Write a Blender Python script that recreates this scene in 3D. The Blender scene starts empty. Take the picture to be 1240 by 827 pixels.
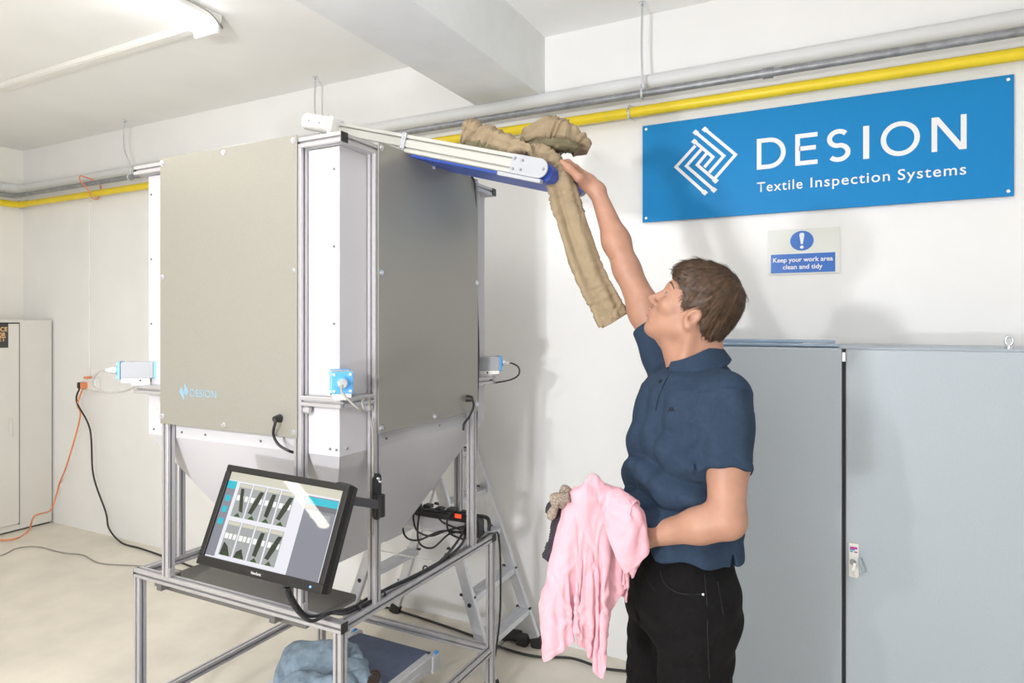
import bpy, bmesh, math, random
import numpy as np
from mathutils import Vector, Matrix, noise as mnoise

random.seed(7); np.random.seed(7)
scene = bpy.context.scene
COL = scene.collection

# ------------------------------------------------------------------ camera
FPX, HZ, TH, CAMH = 797.0, 392.0, math.radians(27.2), 1.6
VDIR = Vector((-math.sin(TH), math.cos(TH), 0)); RDIR = Vector((math.cos(TH), math.sin(TH), 0)); ZDIR = Vector((0, 0, 1))
cam = bpy.data.cameras.new('camera'); camo = bpy.data.objects.new('camera', cam); COL.objects.link(camo)
camo.location = (0, 0, CAMH); camo.rotation_euler = (math.pi/2, 0, TH)
cam.sensor_width = 36.0; cam.lens = FPX/1240*36.0; cam.shift_y = -(413.5-HZ)/1240.0
cam.clip_start = 0.02; cam.clip_end = 60
scene.camera = camo

# ------------------------------------------------------------------ light and exposure
scene.view_settings.view_transform = 'Standard'; scene.view_settings.look = 'None'
scene.view_settings.gamma = 1.0; scene.view_settings.use_curve_mapping = False
scene.view_settings.exposure = 0.14
world = bpy.data.worlds.new('world'); scene.world = world; world.use_nodes = True
world.node_tree.nodes['Background'].inputs[0].default_value = (0.9, 0.95, 1.0, 1)
world.node_tree.nodes['Background'].inputs[1].default_value = 0.05
def area(name, loc, target, sx, sy, power, color):
    l = bpy.data.lights.new(name, 'AREA'); l.shape = 'RECTANGLE'; l.size = sx; l.size_y = sy; l.energy = power; l.color = color
    o = bpy.data.objects.new(name, l); COL.objects.link(o); o.location = loc
    o.rotation_euler = (Vector(target)-Vector(loc)).to_track_quat('-Z', 'Y').to_euler(); return o
def bulb(name, loc, r, power, color):
    l = bpy.data.lights.new(name, 'POINT'); l.shadow_soft_size = r; l.energy = power; l.color = color
    o = bpy.data.objects.new(name, l); COL.objects.link(o); o.location = loc; return o
KEY = bulb('studio_lamp', (-0.9, -0.7, 1.15), 0.08, 100, (0.95, 0.97, 1.0))          # photographer's lamp standing beside the camera
FILL = area('added_fill', (-0.5, -4.3, 1.7), (-1.5, 2.0, 1.5), 4.5, 2.2, 25, (1.0, 0.97, 0.93))   # soft fill light added behind the viewer, where the wall has no window
BOUNCE = area('bounce_flash', (-1.1, -0.5, 1.95), (-3.0, 1.6, 3.04), 0.12, 0.12, 42, (1.0, 0.985, 0.96))       # flash aimed at the ceiling
TUBE_POWER, TUBE_WARM = 16.0, 15.0

# ------------------------------------------------------------------ pixel + real distance -> world point
def ray(x, y): return VDIR + RDIR*((x-620)/FPX) + ZDIR*((HZ-y)/FPX)
def P(x, y, t): return Vector((0, 0, CAMH)) + ray(x, y)*t
def PY(x, y, Y): d = ray(x, y); return Vector((0, 0, CAMH)) + d*(Y/d.y)
def PX(x, y, X): d = ray(x, y); return Vector((0, 0, CAMH)) + d*(X/d.x)
def PZ(x, y, z): d = ray(x, y); return Vector((0, 0, CAMH)) + d*((z-CAMH)/d.z)

# ------------------------------------------------------------------ materials
def mat(name, col, rough=0.5, metal=0.0, spec=0.5, nscale=0, namt=0.0, bump=0.0, bscale=None, emit=None, estr=0, trans=0, stretch=None, detail=4, coat=0, col2=None, sheen=0, sss=0, alpha=1):
    m = bpy.data.materials.new(name); m.use_nodes = True
    nt = m.node_tree; b = nt.nodes['Principled BSDF']
    b.inputs['Base Color'].default_value = (*col, 1); b.inputs['Roughness'].default_value = rough
    b.inputs['Metallic'].default_value = metal; b.inputs['Specular IOR Level'].default_value = spec
    b.inputs['Coat Weight'].default_value = coat; b.inputs['Coat Roughness'].default_value = 0.05
    if sheen: b.inputs['Sheen Weight'].default_value = sheen
    if sss:
        b.inputs['Subsurface Weight'].default_value = sss; b.inputs['Subsurface Radius'].default_value = (0.012, 0.005, 0.003); b.inputs['Subsurface Scale'].default_value = 0.5
    if trans: b.inputs['Transmission Weight'].default_value = trans
    if alpha < 1: b.inputs['Alpha'].default_value = alpha
    if emit: b.inputs['Emission Color'].default_value = (*emit, 1); b.inputs['Emission Strength'].default_value = estr
    if nscale or bump:
        tc = nt.nodes.new('ShaderNodeTexCoord'); mp = nt.nodes.new('ShaderNodeMapping')
        nt.links.new(tc.outputs['Object'], mp.inputs[0])
        if stretch: mp.inputs['Scale'].default_value = stretch
    if nscale and namt:
        n = nt.nodes.new('ShaderNodeTexNoise'); n.inputs['Scale'].default_value = nscale; n.inputs['Detail'].default_value = detail; n.inputs['Roughness'].default_value = 0.6
        r = nt.nodes.new('ShaderNodeValToRGB'); r.color_ramp.elements[0].position = 0.3; r.color_ramp.elements[1].position = 0.7
        c2 = col2 if col2 else tuple(max(0, c*(1-namt)) for c in col)
        c1 = col if col2 else tuple(min(1, c*(1+namt*0.6)) for c in col)
        r.color_ramp.elements[0].color = (*c2, 1); r.color_ramp.elements[1].color = (*c1, 1)
        nt.links.new(mp.outputs[0], n.inputs['Vector']); nt.links.new(n.outputs[0], r.inputs[0]); nt.links.new(r.outputs[0], b.inputs['Base Color'])
    if bump:
        n2 = nt.nodes.new('ShaderNodeTexNoise'); n2.inputs['Scale'].default_value = bscale or 40; n2.inputs['Detail'].default_value = 5
        bp = nt.nodes.new('ShaderNodeBump'); bp.inputs['Strength'].default_value = bump; bp.inputs['Distance'].default_value = 0.01
        nt.links.new(mp.outputs[0], n2.inputs['Vector']); nt.links.new(n2.outputs[0], bp.inputs['Height']); nt.links.new(bp.outputs[0], b.inputs['Normal'])
    return m
M = {}
M['wall'] = mat('white_wall_paint', (0.86, 0.86, 0.86), 0.75, nscale=2.2, namt=0.03, bump=0.06, bscale=18)
M['wall_l'] = mat('cream_wall_paint', (0.86, 0.84, 0.79), 0.75, nscale=2.0, namt=0.03, bump=0.06, bscale=18)
M['ceil'] = mat('ceiling_paint', (0.90, 0.90, 0.89), 0.8, nscale=1.5, namt=0.04, bump=0.05, bscale=14)
M['beam'] = mat('beam_paint', (0.80, 0.81, 0.80), 0.8, nscale=4, namt=0.05, bump=0.15, bscale=12)
M['floor'] = mat('painted_concrete', (0.74, 0.69, 0.60), 0.42, nscale=2.6, namt=0.14, bump=0.08, bscale=30, detail=10)
M['joint'] = mat('floor_joint_filler', (0.25, 0.24, 0.22), 0.8)
M['alu'] = mat('anodised_aluminium', (0.52, 0.51, 0.53), 0.40, 0.55, nscale=60, namt=0.04)
M['alu_l'] = mat('brushed_ladder_aluminium', (0.66, 0.67, 0.71), 0.36, 0.6, nscale=40, namt=0.06)
M['rail'] = mat('cream_anodised_rail', (0.44, 0.44, 0.41), 0.5, 0.2)
M['panel'] = mat('grey_composite_panel', (0.325, 0.315, 0.28), 0.34, 0.3, nscale=420, namt=0.10, detail=2)
M['sheet'] = mat('white_powder_coat', (0.55, 0.54, 0.57), 0.45, 0.0)
M['black'] = mat('black_plastic', (0.018, 0.018, 0.02), 0.4)
M['bezel'] = mat('black_bezel_plastic', (0.014, 0.013, 0.012), 0.5, spec=0.3)
M['rubber'] = mat('black_rubber', (0.025, 0.025, 0.025), 0.6)
M['screw'] = mat('zinc_screw', (0.72, 0.74, 0.78), 0.25, 0.9)
M['dscrew'] = mat('grey_screw', (0.30, 0.30, 0.31), 0.35, 0.7)
M['blue'] = mat('camera_blue_anodised', (0.10, 0.36, 0.72), 0.35, 0.2)
M['camsil'] = mat('camera_silver_body', (0.38, 0.39, 0.42), 0.6, 0.0, spec=0.3)
M['belt'] = mat('blue_conveyor_belt', (0.035, 0.085, 0.42), 0.42)
M['beltd'] = mat('slate_blue_conveyor_belt', (0.085, 0.115, 0.20), 0.55, nscale=30, namt=0.15)
M['mat'] = mat('dark_grey_belt', (0.155, 0.148, 0.138), 0.75, nscale=300, namt=0.25, bump=0.1, bscale=300)
M['yellow'] = mat('yellow_gas_pipe_paint', (0.84, 0.64, 0.02), 0.4, nscale=6, namt=0.08)
M['galv'] = mat('galvanised_pipe', (0.30, 0.31, 0.33), 0.45, 0.5, nscale=30, namt=0.25)
M['wpipe'] = mat('painted_pipe', (0.70, 0.71, 0.72), 0.5)
M['cab'] = mat('pale_blue_grey_enamel', (0.45, 0.505, 0.56), 0.42, nscale=160, namt=0.04, bump=0.03, bscale=250)
M['cabl'] = mat('cream_grey_enamel', (0.71, 0.70, 0.65), 0.45, nscale=3, namt=0.02)
M['gap'] = mat('dark_gap', (0.03, 0.03, 0.03), 0.8)
M['sign'] = mat('blue_sign_board', (0.002, 0.225, 0.56), 0.45, spec=0.25, nscale=300, namt=0.04)
M['white'] = mat('white_print', (0.84, 0.85, 0.87), 0.5)
M['sblue'] = mat('safety_blue_print', (0.01, 0.14, 0.55), 0.35)
M['film'] = mat('laminate_film', (0.74, 0.76, 0.72), 0.12, spec=0.6, coat=0.5)
M['clear'] = mat('clear_blue_plastic_strip', (0.52, 0.66, 0.82), 0.1, trans=0.5, spec=0.6)
M['socket'] = mat('white_plastic', (0.82, 0.81, 0.78), 0.4)
M['orange'] = mat('orange_cable', (0.80, 0.27, 0.11), 0.45)
M['gcable'] = mat('grey_cable', (0.30, 0.285, 0.26), 0.5)
M['tube'] = mat('lit_diffuser', (1, 1, 1), 0.5, emit=(0.98, 0.98, 1.0), estr=TUBE_POWER)
M['tubew'] = mat('lit_warm_diffuser', (1, 1, 1), 0.5, emit=(1.0, 0.93, 0.80), estr=TUBE_WARM)
M['skin'] = mat('skin', (0.42, 0.222, 0.152), 0.5, nscale=22, namt=0.10, bump=0.03, bscale=160, sss=0.15)
M['lip'] = mat('lips', (0.44, 0.20, 0.155), 0.5)
M['hair'] = mat('brown_hair', (0.095, 0.048, 0.022), 0.5, nscale=70, namt=0.5, col2=(0.028, 0.014, 0.007))
M['brow'] = mat('brow_hair', (0.09, 0.05, 0.028), 0.7)
M['eye'] = mat('eye_white', (0.45, 0.42, 0.40), 0.3)
M['iris'] = mat('iris_blue_grey', (0.06, 0.09, 0.11), 0.15)
M['navy'] = mat('navy_pique_cotton', (0.026, 0.045, 0.080), 0.9, spec=0.2, nscale=90, namt=0.12, bump=0.12, bscale=420)
M['navyd'] = mat('dark_thread', (0.008, 0.012, 0.022), 0.8)
M['denim'] = mat('black_denim', (0.0055, 0.005, 0.0055), 0.9, spec=0.2, nscale=120, namt=0.5, bump=0.2, bscale=350)
M['denims'] = mat('black_denim_seam', (0.012, 0.011, 0.012), 0.9)
M['khaki'] = mat('khaki_cotton', (0.30, 0.228, 0.142), 0.8, nscale=30, namt=0.12, bump=0.12, bscale=200)
M['khakid'] = mat('khaki_lining', (0.16, 0.14, 0.08), 0.85, nscale=30, namt=0.15)
M['pink'] = mat('pink_cotton', (0.72, 0.385, 0.45), 0.8, nscale=14, namt=0.05, bump=0.10, bscale=60)
M['char'] = mat('charcoal_jersey', (0.035, 0.028, 0.04), 0.9, nscale=120, namt=0.3)
M['knit'] = mat('speckled_beige_knit', (0.42, 0.34, 0.28), 0.95, nscale=260, namt=0.6, bump=0.5, bscale=260, col2=(0.16, 0.12, 0.10), detail=1)
M['jean'] = mat('light_blue_denim', (0.27, 0.35, 0.43), 0.9, spec=0.2, nscale=22, namt=0.35, bump=0.2, bscale=250)
M['leather'] = mat('brown_leather', (0.05, 0.03, 0.02), 0.5)
M['shoe'] = mat('black_shoe_leather', (0.02, 0.02, 0.02), 0.4)
M['logo'] = mat('light_blue_print', (0.24, 0.40, 0.52), 0.5)
M['sticker'] = mat('dark_sticker', (0.05, 0.048, 0.045), 0.4)
M['stext'] = mat('sticker_orange_print', (0.80, 0.52, 0.22), 0.5)
def screenmat(n, c, s=0.75): return mat(n, tuple(x*0.12 for x in c), 0.02, spec=0.5, emit=c, estr=s)
M['scr'] = screenmat('screen_white', (0.78, 0.78, 0.84)); M['scr_d'] = screenmat('screen_dark_grey', (0.16, 0.165, 0.19))
M['scr_r'] = screenmat('screen_side_grey', (0.25, 0.255, 0.30)); M['scr_g'] = screenmat('screen_photo_grey', (0.36, 0.38, 0.38)); M['scr_t'] = screenmat('screen_teal', (0.04, 0.50, 0.62))
M['scr_o'] = screenmat('screen_olive', (0.05, 0.06, 0.045)); M['scr_c'] = screenmat('screen_cream', (0.62, 0.60, 0.50)); M['scr_gr'] = screenmat('screen_green', (0.05, 0.10, 0.03)); M['scr_w'] = screenmat('screen_bright', (0.9, 0.9, 0.88))
M['led'] = mat('blue_led', (0.1, 0.2, 1), 0.4, emit=(0.1, 0.25, 1.0), estr=3)

# ------------------------------------------------------------------ mesh helpers
def obj(name, me, m=None, parent=None, smooth=None, loc=None):
    if isinstance(me, bmesh.types.BMesh):
        d = bpy.data.meshes.new(name); me.normal_update(); me.to_mesh(d); me.free(); me = d
    if m is not None and not me.materials: me.materials.append(m)
    o = bpy.data.objects.new(name, me); COL.objects.link(o)
    if smooth is not None:
        if smooth >= 3.1: me.polygons.foreach_set('use_smooth', [True]*len(me.polygons))
        else: me.polygons.foreach_set('use_smooth', [True]*len(me.polygons)); me.set_sharp_from_angle(angle=smooth)
    if parent is not None:
        o.parent = parent; o.matrix_parent_inverse = parent.matrix_world.inverted()
    if loc is not None: o.location = loc
    return o
def tag(o, label=None, cat=None, group=None, kind=None):
    if label: o['label'] = label
    if cat: o['category'] = cat
    if group: o['group'] = group
    if kind: o['kind'] = kind
    return o
def thing(name, label, cat, loc, group=None, kind=None):
    o = bpy.data.objects.new(name, None); COL.objects.link(o); o.location = loc; o.empty_display_size = 0.05
    o.matrix_world = Matrix.Translation(Vector(loc))
    return tag(o, label, cat, group, kind)
def struct(name, bm, m, label, parent=None):
    o = obj(name, bm, m, parent); o['kind'] = 'structure'; o['label'] = label; return o
def box(bm, lo, hi, bev=0.0, mi=0, seg=1):
    lo = Vector(lo); hi = Vector(hi); c = (lo+hi)/2; s = hi-lo
    r = bmesh.ops.create_cube(bm, size=1.0, matrix=Matrix.Translation(c) @ Matrix.Diagonal((*[max(1e-5, abs(k)) for k in s], 1)))
    if bev:
        es = list({e for v in r['verts'] for e in v.link_edges})
        bmesh.ops.bevel(bm, geom=es, offset=bev, segments=seg, affect='EDGES', profile=0.5)
    return r
def obox(bm, c, ax, ay, az, hx, hy, hz, bev=0.0, seg=1):
    m = Matrix.Identity(4)
    for i, (a, h) in enumerate(((ax, hx), (ay, hy), (az, hz))):
        a = Vector(a).normalized()*2*h
        for k in range(3): m[k][i] = a[k]
    for k in range(3): m[k][3] = c[k]
    r = bmesh.ops.create_cube(bm, size=1.0, matrix=m)
    if bev:
        es = list({e for v in r['verts'] for e in v.link_edges}); bmesh.ops.bevel(bm, geom=es, offset=bev, segments=seg, affect='EDGES', profile=0.5)
    return r
def cyl(bm, p0, p1, r0, r1=None, n=16, cap=True):
    p0 = Vector(p0); p1 = Vector(p1); d = p1-p0; L = d.length
    if L < 1e-7: return
    q = d.to_track_quat('Z', 'Y').to_matrix().to_4x4()
    return bmesh.ops.create_cone(bm, cap_ends=cap, segments=n, radius1=r0, radius2=r0 if r1 is None else r1, depth=L, matrix=Matrix.Translation((p0+p1)/2) @ q)
def BM(): return bmesh.new()
def mesh_box(lo, hi, bev=0.0, seg=1):
    b = BM(); box(b, lo, hi, bev, seg=seg); return b
def catmull(pts, n=8):
    pts = [Vector(p) for p in pts]; out = []
    for i in range(len(pts)-1):
        p0 = pts[max(0, i-1)]; p1 = pts[i]; p2 = pts[i+1]; p3 = pts[min(len(pts)-1, i+2)]
        for k in range(n):
            t = k/n
            out.append(0.5*((2*p1)+(p2-p0)*t+(2*p0-5*p1+4*p2-p3)*t*t+(3*p1-p0-3*p2+p3)*t**3))
    out.append(pts[-1]); return out
def tube(bm, pts, r, n=8, closed=False):
    pts = [Vector(p) for p in pts]; rings = []
    up = Vector((0.123, 0.31, 0.94)).normalized()
    for i, p in enumerate(pts):
        T = (pts[min(i+1, len(pts)-1)]-pts[max(i-1, 0)])
        T = T.normalized() if T.length > 1e-9 else Vector((0, 0, 1))
        S = T.cross(up)
        if S.length < 1e-3: S = T.cross(Vector((1, 0, 0)))
        S.normalize(); N = S.cross(T); up = N
        rr = r[i] if isinstance(r, (list, tuple)) else r
        rings.append([bm.verts.new(p+S*rr*math.cos(2*math.pi*k/n)+N*rr*math.sin(2*math.pi*k/n)) for k in range(n)])
    for a, b in zip(rings, rings[1:]):
        for k in range(n): bm.faces.new((a[k], a[(k+1) % n], b[(k+1) % n], b[k]))
    bm.faces.new(rings[0][::-1]); bm.faces.new(rings[-1])
def cable(name, pts, r, m, parent=None, n=8, sm=8):
    b = BM(); tube(b, catmull(pts, sm), r, n); return obj(name, b, m, parent, smooth=4)
def extr(bm, poly, p0, U, V, D):
    """2-D polygon (u,v) extruded by the vector D, standing at p0"""
    a = [bm.verts.new(Vector(p0)+U*u+V*v) for u, v in poly]; b = [bm.verts.new(Vector(p0)+U*u+V*v+D) for u, v in poly]
    n = len(poly)
    for i in range(n): bm.faces.new((a[i], a[(i+1) % n], b[(i+1) % n], b[i]))
    bm.faces.new(a[::-1]); bm.faces.new(b)
def slot_profile(w, h, slots_w=1, slots_h=1, g=0.0036, dp=0.0115, ch=0.0015):
    """aluminium T-slot outline w x h centred on 0, with open grooves"""
    pts = []
    def side(p, q, n, ns):
        p = Vector(p); q = Vector(q); d = (q-p).normalized(); L = (q-p).length; nn = Vector(n)
        out = [p+d*ch]
        for i in range(ns):
            c = L*(i+0.5)/ns
            out += [p+d*(c-g), p+d*(c-g)-nn*dp, p+d*(c+g)-nn*dp, p+d*(c+g)]
        out.append(q-d*ch); return out
    a, b = w/2, h/2
    pts += side((-a, -b), (a, -b), (0, -1), slots_w); pts += side((a, -b), (a, b), (1, 0), slots_h)
    pts += side((a, b), (-a, b), (0, 1), slots_w); pts += side((-a, b), (-a, -b), (-1, 0), slots_h)
    return [(p.x, p.y) for p in pts]
PR30 = slot_profile(0.03, 0.03)
def prof(name, p0, p1, parent, m=None, pr=PR30, U=None):
    p0 = Vector(p0); p1 = Vector(p1); D = p1-p0; T = D.normalized()
    if U is None: U = Vector((1, 0, 0)) if abs(T.x) < 0.7 else Vector((0, 1, 0))
    V = T.cross(U).normalized(); U = V.cross(T)
    b = BM(); extr(b, pr, p0, U, V, D); bmesh.ops.recalc_face_normals(b, faces=b.faces)
    return obj(name, b, m or M['alu'], parent)
def ribbon(bm, pts, w, f, closed=False, th=0.001):
    """flat stroke of width w through 2-D pts; f maps (a,b,depth) to a world point"""
    P2 = [Vector(p) for p in pts]; n = len(P2); L = []; R = []
    for i, p in enumerate(P2):
        if closed: a = P2[(i-1) % n]; c = P2[(i+1) % n]
        else: a = P2[max(i-1, 0)]; c = P2[min(i+1, n-1)]
        d1 = (p-a); d2 = (c-p)
        d1 = d1.normalized() if d1.length > 1e-9 else d2.normalized(); d2 = d2.normalized() if d2.length > 1e-9 else d1
        n1 = Vector((-d1.y, d1.x)); n2 = Vector((-d2.y, d2.x)); m = n1+n2
        m = m.normalized() if m.length > 1e-6 else n1
        k = min(2.5, 1/max(0.3, m.dot(n1)))
        L.append(p+m*w/2*k); R.append(p-m*w/2*k)
    lo = [(bm.verts.new(f(l.x, l.y, th)), bm.verts.new(f(r.x, r.y, th)), bm.verts.new(f(l.x, l.y, 0)), bm.verts.new(f(r.x, r.y, 0))) for l, r in zip(L, R)]
    rng = range(n if closed else n-1)
    for i in rng:
        a = lo[i]; b = lo[(i+1) % n]
        bm.faces.new((a[0], a[1], b[1], b[0])); bm.faces.new((a[0], b[0], b[2], a[2])); bm.faces.new((a[1], a[3], b[3], b[1]))
    if not closed:
        for a in (lo[0], lo[-1]): bm.faces.new((a[0], a[2], a[3], a[1]))
def slab(bm, poly, f, th=0.001):
    a = [bm.verts.new(f(x, y, th)) for x, y in poly]; b = [bm.verts.new(f(x, y, 0)) for x, y in poly]; n = len(poly)
    bm.faces.new(a)
    for i in range(n): bm.faces.new((a[i], b[i], b[(i+1) % n], a[(i+1) % n]))
def text_mesh(s, spacing=1.0, res=4, bold=0.0):
    cu = bpy.data.curves.new('t', 'FONT'); cu.body = s; cu.size = 1.0; cu.space_character = spacing; cu.resolution_u = res; cu.offset = bold
    o = bpy.data.objects.new('t', cu); COL.objects.link(o)
    bpy.context.view_layer.update()
    dg = bpy.context.evaluated_depsgraph_get()
    me = bpy.data.meshes.new_from_object(o.evaluated_get(dg)); bpy.data.objects.remove(o); bpy.data.curves.remove(cu)
    return me
def put_text(name, s, m, parent, origin, U, V, width=None, height=None, spacing=1.0, bold=0.0):
    """text lying in the plane origin + U*u + V*v, fitted to width x cap height, lower-left of its ink at origin"""
    me = text_mesh(s, spacing, 4, bold); n = len(me.vertices); a = np.empty(n*3); me.vertices.foreach_get('co', a); a = a.reshape(-1, 3)
    x0, x1 = a[:, 0].min(), a[:, 0].max(); 
    cap = text_mesh('T'); c = np.empty(len(cap.vertices)*3); cap.vertices.foreach_get('co', c); capH = c.reshape(-1, 3)[:, 1].max(); bpy.data.meshes.remove(cap)
    sy = height/capH; sx = width/(x1-x0) if width else sy
    o = np.array(origin); w = o+np.outer((a[:, 0]-x0)*sx, np.array(U))+np.outer(a[:, 1]*sy, np.array(V))
    me.vertices.foreach_set('co', w.ravel()); me.update(); me.name = name
    return obj(name, me, m, parent)
# ================================================================== the room
YW, XL, XRW, YF, ZC = 3.03, -6.16, 2.6, -4.5, 3.045
def quadbox(name, lo, hi, m, label): return struct(name, mesh_box(lo, hi), m, label)
quadbox('floor', (XL-0.1, YF-0.1, -0.1), (XRW+0.1, YW+0.1, 0), M['floor'], 'pale beige painted concrete floor')
quadbox('ceiling', (XL-0.1, YF-0.1, ZC), (XRW+0.1, YW+0.1, ZC+0.1), M['ceil'], 'white painted ceiling')
quadbox('wall_back', (XL-0.1, YW, 0), (XRW+0.1, YW+0.1, ZC), M['wall'], 'white painted back wall carrying the pipes and the blue sign')
quadbox('wall_left', (XL-0.1, YF, 0), (XL, YW, ZC), M['wall_l'], 'cream white wall at the far left')
quadbox('wall_right', (XRW, YF, 0), (XRW+0.1, YW, ZC), M['wall'], 'white wall on the right')
quadbox('wall_front', (XL, YF-0.1, 0), (XRW, YF, ZC), M['wall'], 'white wall behind the viewer')
quadbox('trim_1', (-1.74, YF, 2.74), (-1.37, YW, ZC), M['beam'], 'white painted concrete beam crossing the ceiling')
j = struct('trim_2', mesh_box((-1.55, 2.42, -0.002), (-1.545, 2.98, 0.0008)), M['joint'], 'thin dark joint in the concrete floor')

# ceiling trunking and lamps
t = thing('cable_trunking', 'white cable trunking running along the ceiling to the lit lamp', 'trunking', (-4.3, 2.13, ZC))
obj('trunk', mesh_box((XL, 2.10, ZC-0.028), (-2.66, 2.155, ZC), 0.003), M['socket'], t)
obj('lid', mesh_box((XL, 2.107, ZC-0.033), (-2.66, 2.148, ZC-0.028), 0.001), M['socket'], t)
obj('junction_box', mesh_box((-4.98, 2.085, ZC-0.045), (-4.86, 2.17, ZC), 0.004), M['socket'], t)
def lamp(x, y0, y1, label, m, zc=ZC, w=0.075):
    t = thing('batten_lamp', label, 'ceiling lamp', (x, (y0+y1)/2, zc), 'fluorescent battens on the ceiling')
    obj('tray', mesh_box((x-w*1.15, y0, zc-0.035), (x+w*1.15, y1, zc), 0.004), M['socket'], t)
    b = BM(); n = 10; pr = [(w*math.cos(math.pi+math.pi*i/n), 0.055*math.sin(math.pi+math.pi*i/n)) for i in range(n+1)]
    extr(b, pr, (x, y0+0.03, zc-0.03), Vector((1, 0, 0)), ZDIR, Vector((0, y1-y0-0.06, 0)))
    obj('diffuser', b, m, t, smooth=0.6)
    for yy in (y0, y1-0.03): obj('end_cap', mesh_box((x-w*1.1, yy, zc-0.088), (x+w*1.1, yy+0.03, zc-0.0), 0.008), M['socket'], t)
    b = BM(); tube(b, catmull([(x+w*1.15, y1-0.25, zc-0.01), (x+w*1.5, y1-0.1, zc-0.03), (x+w*1.1, y1, zc-0.06), (x+w*.6, y1+0.02, zc-0.02)]), 0.004); obj('lamp_cable', b, M['gcable'], t, smooth=4)
lamp(-2.70, 0.55, 2.12, 'lit batten lamp above the machine at the end of the trunking', M['tube'])
lamp(-4.2, -3.45, -1.9, 'lit warm batten lamp far behind the viewer, mirrored in the monitor', M['tubew'])
lamp(-4.6, -1.0, 0.5, 'lit warm batten lamp towards the left wall', M['tubew'])
lamp(-0.45, -1.1, 0.40, 'lit batten lamp right of the ceiling beam, near the viewer', M['tube'])
lamp(1.15, -0.4, 1.10, 'lit batten lamp above the two-door cabinet side of the room', M['tube'])

# ================================================================== pipes
def pipe_run(name, label, Y, XLo, z, r, m, x1=XRW, n=16):
    t = thing(name, label, 'pipe', (-2, Y, z))
    b = BM(); xl = XL+(YW-Y)
    tube(b, catmull([(xl+0.10, Y, z), (xl+0.02, Y-0.015, z), (xl, Y-0.06, z), (xl, Y-0.14, z)], 5), r*1.12, n); obj('elbow', b, m, t, smooth=4)
    b = BM(); cyl(b, (xl+0.08, Y, z), (x1-.005, Y, z), r, n=n); obj('pipe_length', b, m, t, smooth=0.7)
    b = BM(); cyl(b, (xl, YF+.005, z), (xl, Y-0.12, z), r, n=n); obj('pipe_length', b, m, t, smooth=0.7)
    return t
tp = pipe_run('gas_pipe', 'yellow painted gas pipe running along the wall above the blue sign', 2.965, 0, 2.578, 0.024, M['yellow'])
for xp in (763, 25):
    q = PY(xp, 140, 2.965); b = BM(); tube(b, [Vector((q.x, 2.965, 2.578))+Vector((0, math.cos(a)*0.029, math.sin(a)*0.029)) for a in [i*math.pi/10 for i in range(21)]], 0.006, 6)
    cyl(b, (q.x, 2.965, 2.60), (q.x, 3.024, 2.622), 0.006, n=8); obj('pipe_clip', b, M['screw'], tp, smooth=1)
tg = pipe_run('galvanised_pipe', 'dark galvanised pipe hung on rods above the yellow pipe', 2.90, 0, 2.635, 0.0165, M['galv'])
b = BM(); q = PY(930, 95, 2.9); cyl(b, (q.x-0.02, 2.9, 2.635), (q.x+0.02, 2.9, 2.635), 0.022, n=16); obj('coupling', b, M['galv'], tg, smooth=0.7)
tw = pipe_run('painted_pipe', 'thick white painted pipe high on the back wall above the galvanised one', 2.985, 0, 2.712, 0.034, M['wpipe'])
for i, (xp, yp, xt, lab) in enumerate(((778, 116, 778, 'threaded steel rod hanging beside the top left corner of the sign'), (386, 165, 382, 'threaded steel rod hanging above the front corner of the machine'), (158, 216, 151, 'threaded steel rod left of the machine holding the pipes'))):
    q = PY(xp, yp, 2.9); q2 = PY(xt, yp-80, 2.9)
    h = thing('hanger_rod', lab, 'rod', (q.x, 2.9, 2.635), 'threaded rods holding the pipes')
    b = BM(); tube(b, catmull([(q.x, 2.9, 2.655), (q.x, 2.9, 2.72), (q2.x-0.004, 2.9, 2.85), (q2.x, 2.9, ZC)], 5), 0.005, 8); obj('rod', b, M['screw'], h, smooth=2)
    b = BM(); tube(b, [Vector((q.x, 2.9, 2.635))+Vector((0, math.cos(a)*0.021, math.sin(a)*0.021)) for a in [k*math.pi/10 for k in range(21)]], 0.0065, 6); cyl(b, (q.x, 2.9, 2.65), (q.x, 2.9, 2.675), 0.010, n=6); obj('pipe_ring', b, M['screw'], h, smooth=0.8)
    b = BM(); cyl(b, (q2.x, 2.9, ZC-0.008), (q2.x, 2.9, ZC), 0.016, n=12); obj('ceiling_plate', b, M['screw'], h)
q = PY(107, 225, 2.92); b = BM(); tube(b, catmull([(q.x-.03, 2.88, 2.70), (q.x, 2.86, 2.66), (q.x+.02, 2.90, 2.60), (q.x+.02, 2.935, 2.54), (q.x+.01, 2.99, 2.55), (q.x, 3.0, 2.66), (q.x-.03, 2.88, 2.70)], 6), 0.0045, 6)
tag(obj('strap', b, M['orange'], smooth=4), 'orange strap tied around the pipes at the left', 'strap')
# conduit and socket
q = PY(109, 300, YW)
t = thing('wall_conduit', 'thin white conduit running down the wall to the socket', 'conduit', (q.x, YW, 1.3))
zb = PY(112, 455, YW).z
obj('tube', mesh_box((q.x-0.010, YW-0.012, zb), (q.x+0.010, YW, 2.54), 0.003), M['wall'], t)
for yy in (362, 445):
    z = PY(109, yy, YW).z; obj('saddle', mesh_box((q.x-0.018, YW-0.016, z-0.008), (q.x+0.018, YW, z+0.008), 0.003), M['wall'], t)
q = PY(115, 465, YW)
t = thing('wall_socket', 'white double wall socket left of the machine with orange and black plugs', 'socket', (q.x, YW, q.z))
obj('back_box', mesh_box((q.x-0.075, YW-0.045, q.z-0.045), (q.x+0.075, YW, q.z+0.045), 0.006, 2), M['socket'], t)
obj('face_plate', mesh_box((q.x-0.073, YW-0.053, q.z-0.043), (q.x+0.073, YW-0.045, q.z+0.043), 0.004, 2), M['socket'], t)
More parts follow.
